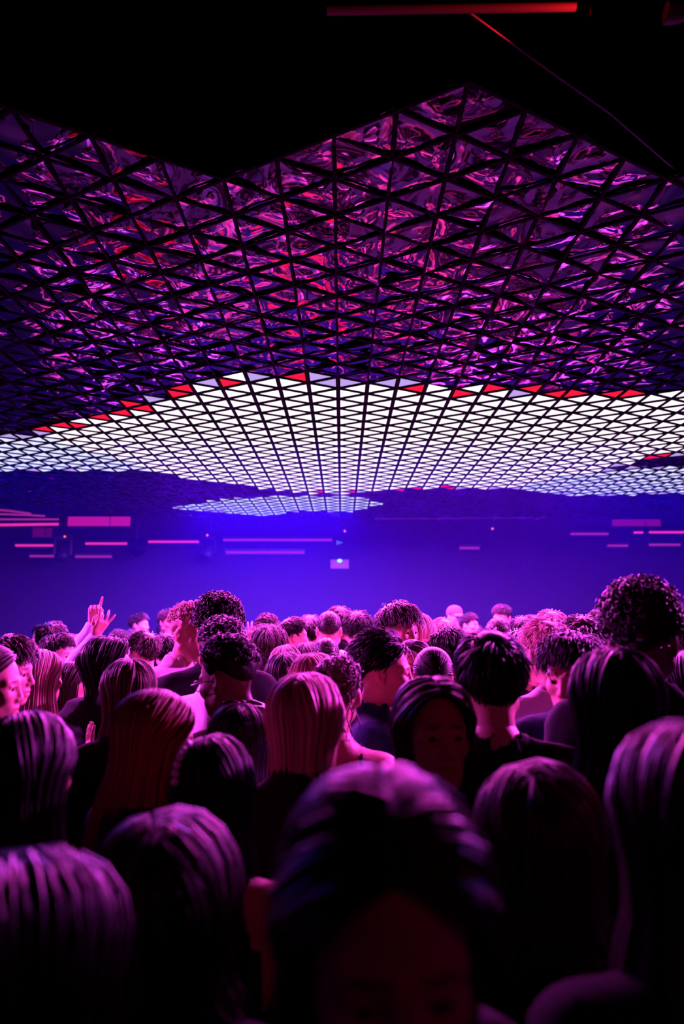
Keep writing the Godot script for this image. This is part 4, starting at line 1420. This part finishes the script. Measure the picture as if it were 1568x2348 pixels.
func long_path(side: float, t: float, lay: float, o: Dictionary, jit: float) -> PackedVector3Array:
	var ang := deg_to_rad(lerpf(47.0, -58.0, t))
	var part: float = o.get("part", 0.0)
	var r0 := Vector3(0.035 * side + part, cos(ang), sin(ang)).normalized()
	var az := side * deg_to_rad(lerpf(o.get("open", 66.0), 177.0, pow(t, 0.72)) + jit * 9.0)
	var r1 := sdir(az, deg_to_rad(98.0))
	var vol: float = o.get("vol", 0.012)
	var p := PackedVector3Array()
	for k in 7:
		var u := k / 6.0
		var d := r0.slerp(r1, u)
		var ear := 0.014 * smoothstep(0.55, 1.0, u) * exp(-pow((absf(rad_to_deg(az)) - 92.0) / 22.0, 2.0))
		p.append(on_skull(d, 0.003 + lay + ear + vol * sin(PI * minf(u * 0.75 + 0.12, 1.0))))
	var q := p[6]
	var L: float = o.get("len", 0.34) * (1.0 + 0.07 * jit)
	var out := Vector3(sin(az), 0, cos(az))
	var steps := 8
	var wave: float = o.get("wave", 0.0)
	var inn: float = o.get("inward", 0.0)
	for k in range(1, steps + 1):
		var u := float(k) / steps
		var drop := L * u
		var e := q + Vector3(0, -drop, 0)
		e += out * (-0.012 * sin(PI * minf(drop / 0.16, 1.0)) + 0.10 * o.get("flare", 0.3) * smoothstep(0.10, 0.34, drop))
		e -= out * inn * u * u
		e.x += wave * sin(u * L * 48.0 + jit * 5.0 + az * 3.0) * u
		e.z += wave * 0.7 * cos(u * L * 41.0 + jit * 4.0 + az * 2.0) * u
		p.append(e)
	return p

func long_hair(g: Geo, o: Dictionary, n: int) -> void:
	scalp(g, 0.005, 0.002, 0.0, 1.0, 1)
	for side in [-1.0, 1.0]:                       # the closed underlayer
		var f := Geo.new()
		var NC := 26
		var rows := 0
		for a in NC + 1:
			var p := long_path(side, float(a) / NC, -0.001, o, 0.0)
			rows = p.size()
			for k in rows:
				f.put(p[k], Vector3.UP, Color(0.8, 0.8, 0.8))
		for a in NC:
			for k in rows - 1:
				var x := a * rows + k
				if side > 0:
					f.quad(x, x + rows, x + rows + 1, x + 1)
				else:
					f.quad(x, x + 1, x + rows + 1, x + rows)
		f.smooth()
		g.add(f)
	for k in n:
		var side := 1.0 if k % 2 else -1.0
		var lay: float = rng.randf() * rng.randf() * o.get("thick", 0.014)
		var p := long_path(side, rng.randf(), lay, o, rng.randf_range(-1, 1))
		lock(g, p, rng.randf_range(0.0018, 0.0045), rng.randf_range(0.001, 0.0022), rng.randf_range(0.55, 1.4))

func fringe(g: Geo, n: int, low: float, vol: float) -> void:
	for k in n:
		var az := rng.randf_range(-0.75, 0.75)
		var p := PackedVector3Array()
		for j in 6:
			p.append(on_skull(sdir(az * (0.5 + 0.1 * j), deg_to_rad(lerpf(16.0, 54.0, j / 5.0))), 0.006 + vol * sin(PI * j / 6.0)))
		var q := p[5]
		for j in 3:
			p.append(q + Vector3(rng.randf_range(-0.002, 0.002), -low * (j + 1) / 3.0, 0.012 * sin(1.2 * (j + 1) / 3.0)))
		lock(g, p, rng.randf_range(0.002, 0.004), 0.0018, rng.randf_range(0.65, 1.25))

func short_hair(g: Geo, n: int, o: Dictionary) -> void:
	scalp(g, o.get("under", 0.012), 0.002, o.get("bump", 0.003), 30.0, 3)
	var w := sdir(PI, deg_to_rad(o.get("whorl", 40.0)))
	for k in n:
		var az := rng.randf_range(-PI, PI)
		var pol := acos(1.0 - rng.randf() * (1.0 - cos(hairline(az) * 0.985)))
		var d := sdir(az, pol)
		var ca := d.dot(w)
		var flow := (d * ca - w).normalized()
		if o.get("wild", 0.0) > 0.0:
			flow = (flow + Vector3(rng.randf_range(-1, 1), rng.randf_range(-1, 1), rng.randf_range(-1, 1)) * o.wild).normalized()
		flow = (flow - d * d.dot(flow)).normalized()
		var side := clampf((pol / hairline(az) - 0.45) / 0.5, 0.0, 1.0)
		if az * az < 1.0:
			side *= 0.15
		var L: float = lerpf(o.top, o.side, side) * rng.randf_range(0.75, 1.15)
		var lift: float = lerpf(o.lift, o.get("lift_side", 0.004), side) * rng.randf_range(0.6, 1.2)
		var p := PackedVector3Array()
		var m := 6
		for j in m:
			var u := float(j) / (m - 1)
			var dd := (d + flow * (L * u / 0.09)).normalized()
			p.append(on_skull(dd, 0.003 + lift * sin(PI * 0.62 * u) + o.get("wave", 0.0) * sin(u * 7.0 + k)))
		lock(g, p, rng.randf_range(0.0018, 0.0036), 0.0018, rng.randf_range(0.55, 1.4))

func curly_hair(g: Geo, n: int, vol: float, r: float, low: float, side_vol: float) -> void:
	scalp(g, vol * 0.72, 0.002, vol * 0.35, 38.0, 4)
	for k in n:
		var az := rng.randf_range(-PI, PI)
		var lim := hairline(az) * low
		var pol := acos(1.0 - rng.randf() * (1.0 - cos(lim)))
		var d := sdir(az, pol)
		var t := pol / hairline(az)
		var off: float = lerpf(vol, side_vol, clampf((t - 0.4) / 0.55, 0.0, 1.0)) if absf(az) > 0.8 else lerpf(vol, vol * 0.8, t)
		var ax := (d + Vector3(rng.randf_range(-1, 1), rng.randf_range(-0.6, 1), rng.randf_range(-1, 1)) * 0.9).normalized()
		curl(g, on_skull(d, off * rng.randf_range(0.55, 1.0) - r * 0.4), ax, r * rng.randf_range(0.7, 1.25), r * rng.randf_range(0.6, 2.0), rng.randf_range(0.9, 1.6), rng.randf_range(0.0022, 0.0042), rng.randf_range(0.6, 1.35))

func back_hair(g: Geo, n: int, knot: Vector3, tail: float, wave: float) -> void:   # combed back to a knot, with a tail
	scalp(g, 0.006, 0.002, 0.001, 20.0, 6)
	for k in n:
		var az := rng.randf_range(-PI, PI)
		var d := sdir(az, hairline(az) * rng.randf_range(0.55, 0.98))
		var e := (knot - SKULL) / SKULL_R
		var p := PackedVector3Array()
		for j in 8:
			var u := j / 7.0
			p.append(on_skull(d.slerp(e.normalized(), u), 0.005 + 0.009 * sin(PI * u) * rng.randf_range(0.8, 1.1)).lerp(knot, u * u * u * 0.8))
		if tail > 0.0:
			var sx := rng.randf_range(-1, 1)
			for j in range(1, 7):
				var u := j / 6.0
				p.append(knot + Vector3(sx * 0.028 * sin(PI * minf(u + 0.15, 1.0)) + wave * sin(u * 9.0 + sx * 3.0), -tail * u * rng.randf_range(0.95, 1.05), -0.02 - 0.03 * sin(PI * u * 0.8) + 0.01 * sx))
		lock(g, p, rng.randf_range(0.002, 0.004), 0.0018, rng.randf_range(0.62, 1.3))

func hair_mesh(style: String) -> Mesh:
	var key := "hair " + style
	if cache.has(key):
		return cache[key]
	rng.seed = hash(style)
	var g := Geo.new()
	match style:
		"long_center": long_hair(g, {"len": 0.40, "vol": 0.013, "thick": 0.014, "flare": 0.35}, 760)
		"long_back": long_hair(g, {"len": 0.36, "vol": 0.009, "thick": 0.010, "flare": 0.3, "part": 0.25, "open": 84.0}, 760)
		"fringe_long":
			long_hair(g, {"len": 0.30, "vol": 0.014, "thick": 0.013, "flare": 0.2, "open": 60.0}, 680)
			fringe(g, 150, 0.026, 0.014)
		"lob": long_hair(g, {"len": 0.17, "vol": 0.016, "thick": 0.016, "flare": 0.5, "inward": 0.03, "part": 0.1, "open": 62.0}, 820)
		"wavy": long_hair(g, {"len": 0.26, "vol": 0.022, "thick": 0.035, "flare": 0.3, "wave": 0.022, "part": 0.2}, 760)
		"wavy_long": long_hair(g, {"len": 0.44, "vol": 0.02, "thick": 0.03, "flare": 0.5, "wave": 0.02, "part": 0.1}, 820)
		"messy_long": long_hair(g, {"len": 0.28, "vol": 0.014, "thick": 0.028, "flare": 0.3, "wave": 0.012, "part": 0.15}, 760)
		"curl_big": curly_hair(g, 900, 0.052, 0.0105, 0.86, 0.022)
		"curl_fade": curly_hair(g, 700, 0.034, 0.0085, 0.7, 0.012)
		"curl_long":
			curly_hair(g, 700, 0.045, 0.011, 0.98, 0.04)
			long_hair(g, {"len": 0.16, "vol": 0.03, "thick": 0.04, "flare": 0.4, "wave": 0.02}, 300)
		"crop": short_hair(g, 1000, {"top": 0.05, "side": 0.022, "lift": 0.024, "under": 0.012, "wild": 0.25, "whorl": 32.0, "wave": 0.002})
		"crop_big":
			short_hair(g, 1100, {"top": 0.075, "side": 0.024, "lift": 0.040, "under": 0.026, "wild": 0.3, "whorl": 30.0, "wave": 0.003})
			fringe(g, 150, 0.018, 0.034)
		"bowl": short_hair(g, 1500, {"top": 0.085, "side": 0.06, "lift": 0.028, "lift_side": 0.012, "under": 0.02, "wild": 0.1, "whorl": 24.0})
		"messy": short_hair(g, 1100, {"top": 0.07, "side": 0.04, "lift": 0.034, "lift_side": 0.014, "under": 0.018, "wild": 0.55, "whorl": 30.0, "wave": 0.004, "bump": 0.008})
		"swept": short_hair(g, 1100, {"top": 0.085, "side": 0.03, "lift": 0.046, "lift_side": 0.008, "under": 0.026, "wild": 0.18, "whorl": -44.0})
		"buzz": short_hair(g, 700, {"top": 0.008, "side": 0.006, "lift": 0.003, "lift_side": 0.001, "under": 0.004, "wild": 0.4})
		"tied": back_hair(g, 650, Vector3(0, 0.03, -0.125), 0.20, 0.01)
		"updo":
			back_hair(g, 500, Vector3(0, 0.075, -0.115), 0.0, 0.0)
			for k in 190:
				var d := Vector3(rng.randfn(), rng.randfn(), rng.randfn()).normalized()
				curl(g, Vector3(0, 0.075, -0.128) + d * Vector3(0.055, 0.046, 0.036), (d + Vector3(0, -0.6, 0)).normalized(), 0.011, 0.03, 1.2, 0.0038, rng.randf_range(0.6, 1.3))
			for k in 26:
				var sx := rng.randf_range(-1, 1)
				var p := PackedVector3Array()
				for j in 8:
					p.append(Vector3(sx * 0.07 + 0.008 * sin(j * 1.3 + k), 0.0 - 0.022 * j, -0.075 + 0.012 * cos(j * 1.1 + k)))
				lock(g, p, 0.003, 0.002, rng.randf_range(0.7, 1.3))
		"cap":
			short_hair(g, 500, {"top": 0.02, "side": 0.02, "lift": 0.006, "under": 0.004, "wild": 0.3})
	cache[key] = g.mesh()
	return cache[key]

# ------------------------------------------------------------------ people: one of them
const HAIR_COL := {"black": [0.004, 0.003, 0.004], "darkbrown": [0.009, 0.005, 0.005], "brown": [0.022, 0.012, 0.009], "lightbrown": [0.09, 0.05, 0.038], "blonde": [0.46, 0.28, 0.24], "ginger": [0.12, 0.022, 0.01]}
const CLOTH_COL := {"black": [0.012, 0.012, 0.016], "navy": [0.014, 0.02, 0.06], "white": [0.78, 0.78, 0.8], "pale": [0.5, 0.42, 0.42], "lightblue": [0.42, 0.5, 0.62], "red": [0.4, 0.03, 0.03], "darkred": [0.05, 0.012, 0.012]}
const SKIN_COL := {1: [0.30, 0.15, 0.11], 2: [0.42, 0.22, 0.17], 3: [0.12, 0.055, 0.04]}

func person(p: Dictionary, group := "dancers in the crowd") -> Node3D:
	var fem: bool = p.sex == "f"
	var o := thing("person", p.label, "person", Vector3(p.x, 0, -p.d), deg_to_rad(p.yaw), group)
	var k: float = p.h / 1.779
	o.scale = Vector3.ONE * k
	var t := turn_head(deg_to_rad(p.get("turn", 0)), deg_to_rad(p.get("nod", 0)))
	var near: bool = p.d < 3.3
	var sc: Array = SKIN_COL[p.skin]
	var skin := mat("skin_%d" % p.skin, lin(sc[0], sc[1], sc[2]), 0.5, 0.0, 0.42)
	var body := part("body", figure(fem, p.pose, near, deg_to_rad(p.get("turn", 0)), deg_to_rad(p.get("nod", 0))), skin, o)
	var faces := absf(wrapf(p.yaw + p.get("turn", 0), -180.0, 180.0)) < 112.0
	if faces:
		for x in [-1.0, 1.0]:
			part("eye", eye_mesh(), mat("eyeball", lin(0.7, 0.68, 0.66), 0.15), body, t * Transform3D(Basis.IDENTITY, HEAD + Vector3(0.0315 * x, -0.001, 0.0735)))
	var hc: Array = HAIR_COL[p.color]
	var hm := mat("hair_" + p.color, lin(hc[0], hc[1], hc[2]), 0.45, 0.0, 0.26 if p.color == "black" else 0.36)
	part("hair", hair_mesh(p.hair), hm, o, t * Transform3D(Basis.IDENTITY, HEAD))
	var cc: Array = CLOTH_COL[p.cloth]
	var cm := mat("cloth_" + p.cloth, lin(cc[0], cc[1], cc[2]), 0.9, 0.0, 0.15)
	part({"tank": "tank_top", "tshirt": "t_shirt", "shirt": "shirt", "sweater": "sweater", "hoodie": "hoodie", "jacket": "jacket", "puffer": "padded_jacket"}[p.top], cloth(p.top, fem, p.pose), cm, o)
	part("trousers", trousers_mesh(), mat("denim", lin(0.012, 0.014, 0.022), 0.9), o)
	for x in [-1.0, 1.0]:
		part("shoe", shoe_mesh(), mat("shoe_leather", lin(0.02, 0.02, 0.02), 0.6), o, Transform3D(Basis.IDENTITY, Vector3(0.105 * x, 0, 0)))
	o.set_meta("head", t)
	return o

func eye_mesh() -> Mesh:
	if not cache.has("eye"):
		var g := Geo.new()
		for k in 11:
			var a := PI * k / 10
			for s in 16:
				var b := TAU * s / 16
				var d := Vector3(sin(a) * cos(b), sin(a) * sin(b), cos(a))
				g.put(d * Vector3(0.0143, 0.0123, 0.0139), d, Color(0.02, 0.02, 0.02) if k <= 2 else Color(0.25, 0.16, 0.1) if k == 3 else Color.WHITE)
		for k in 10:
			for s in 16:
				var a := k * 16 + s
				var b := k * 16 + (s + 1) % 16
				g.quad(a, a + 16, b + 16, b)
		cache["eye"] = g.mesh()
	return cache["eye"]
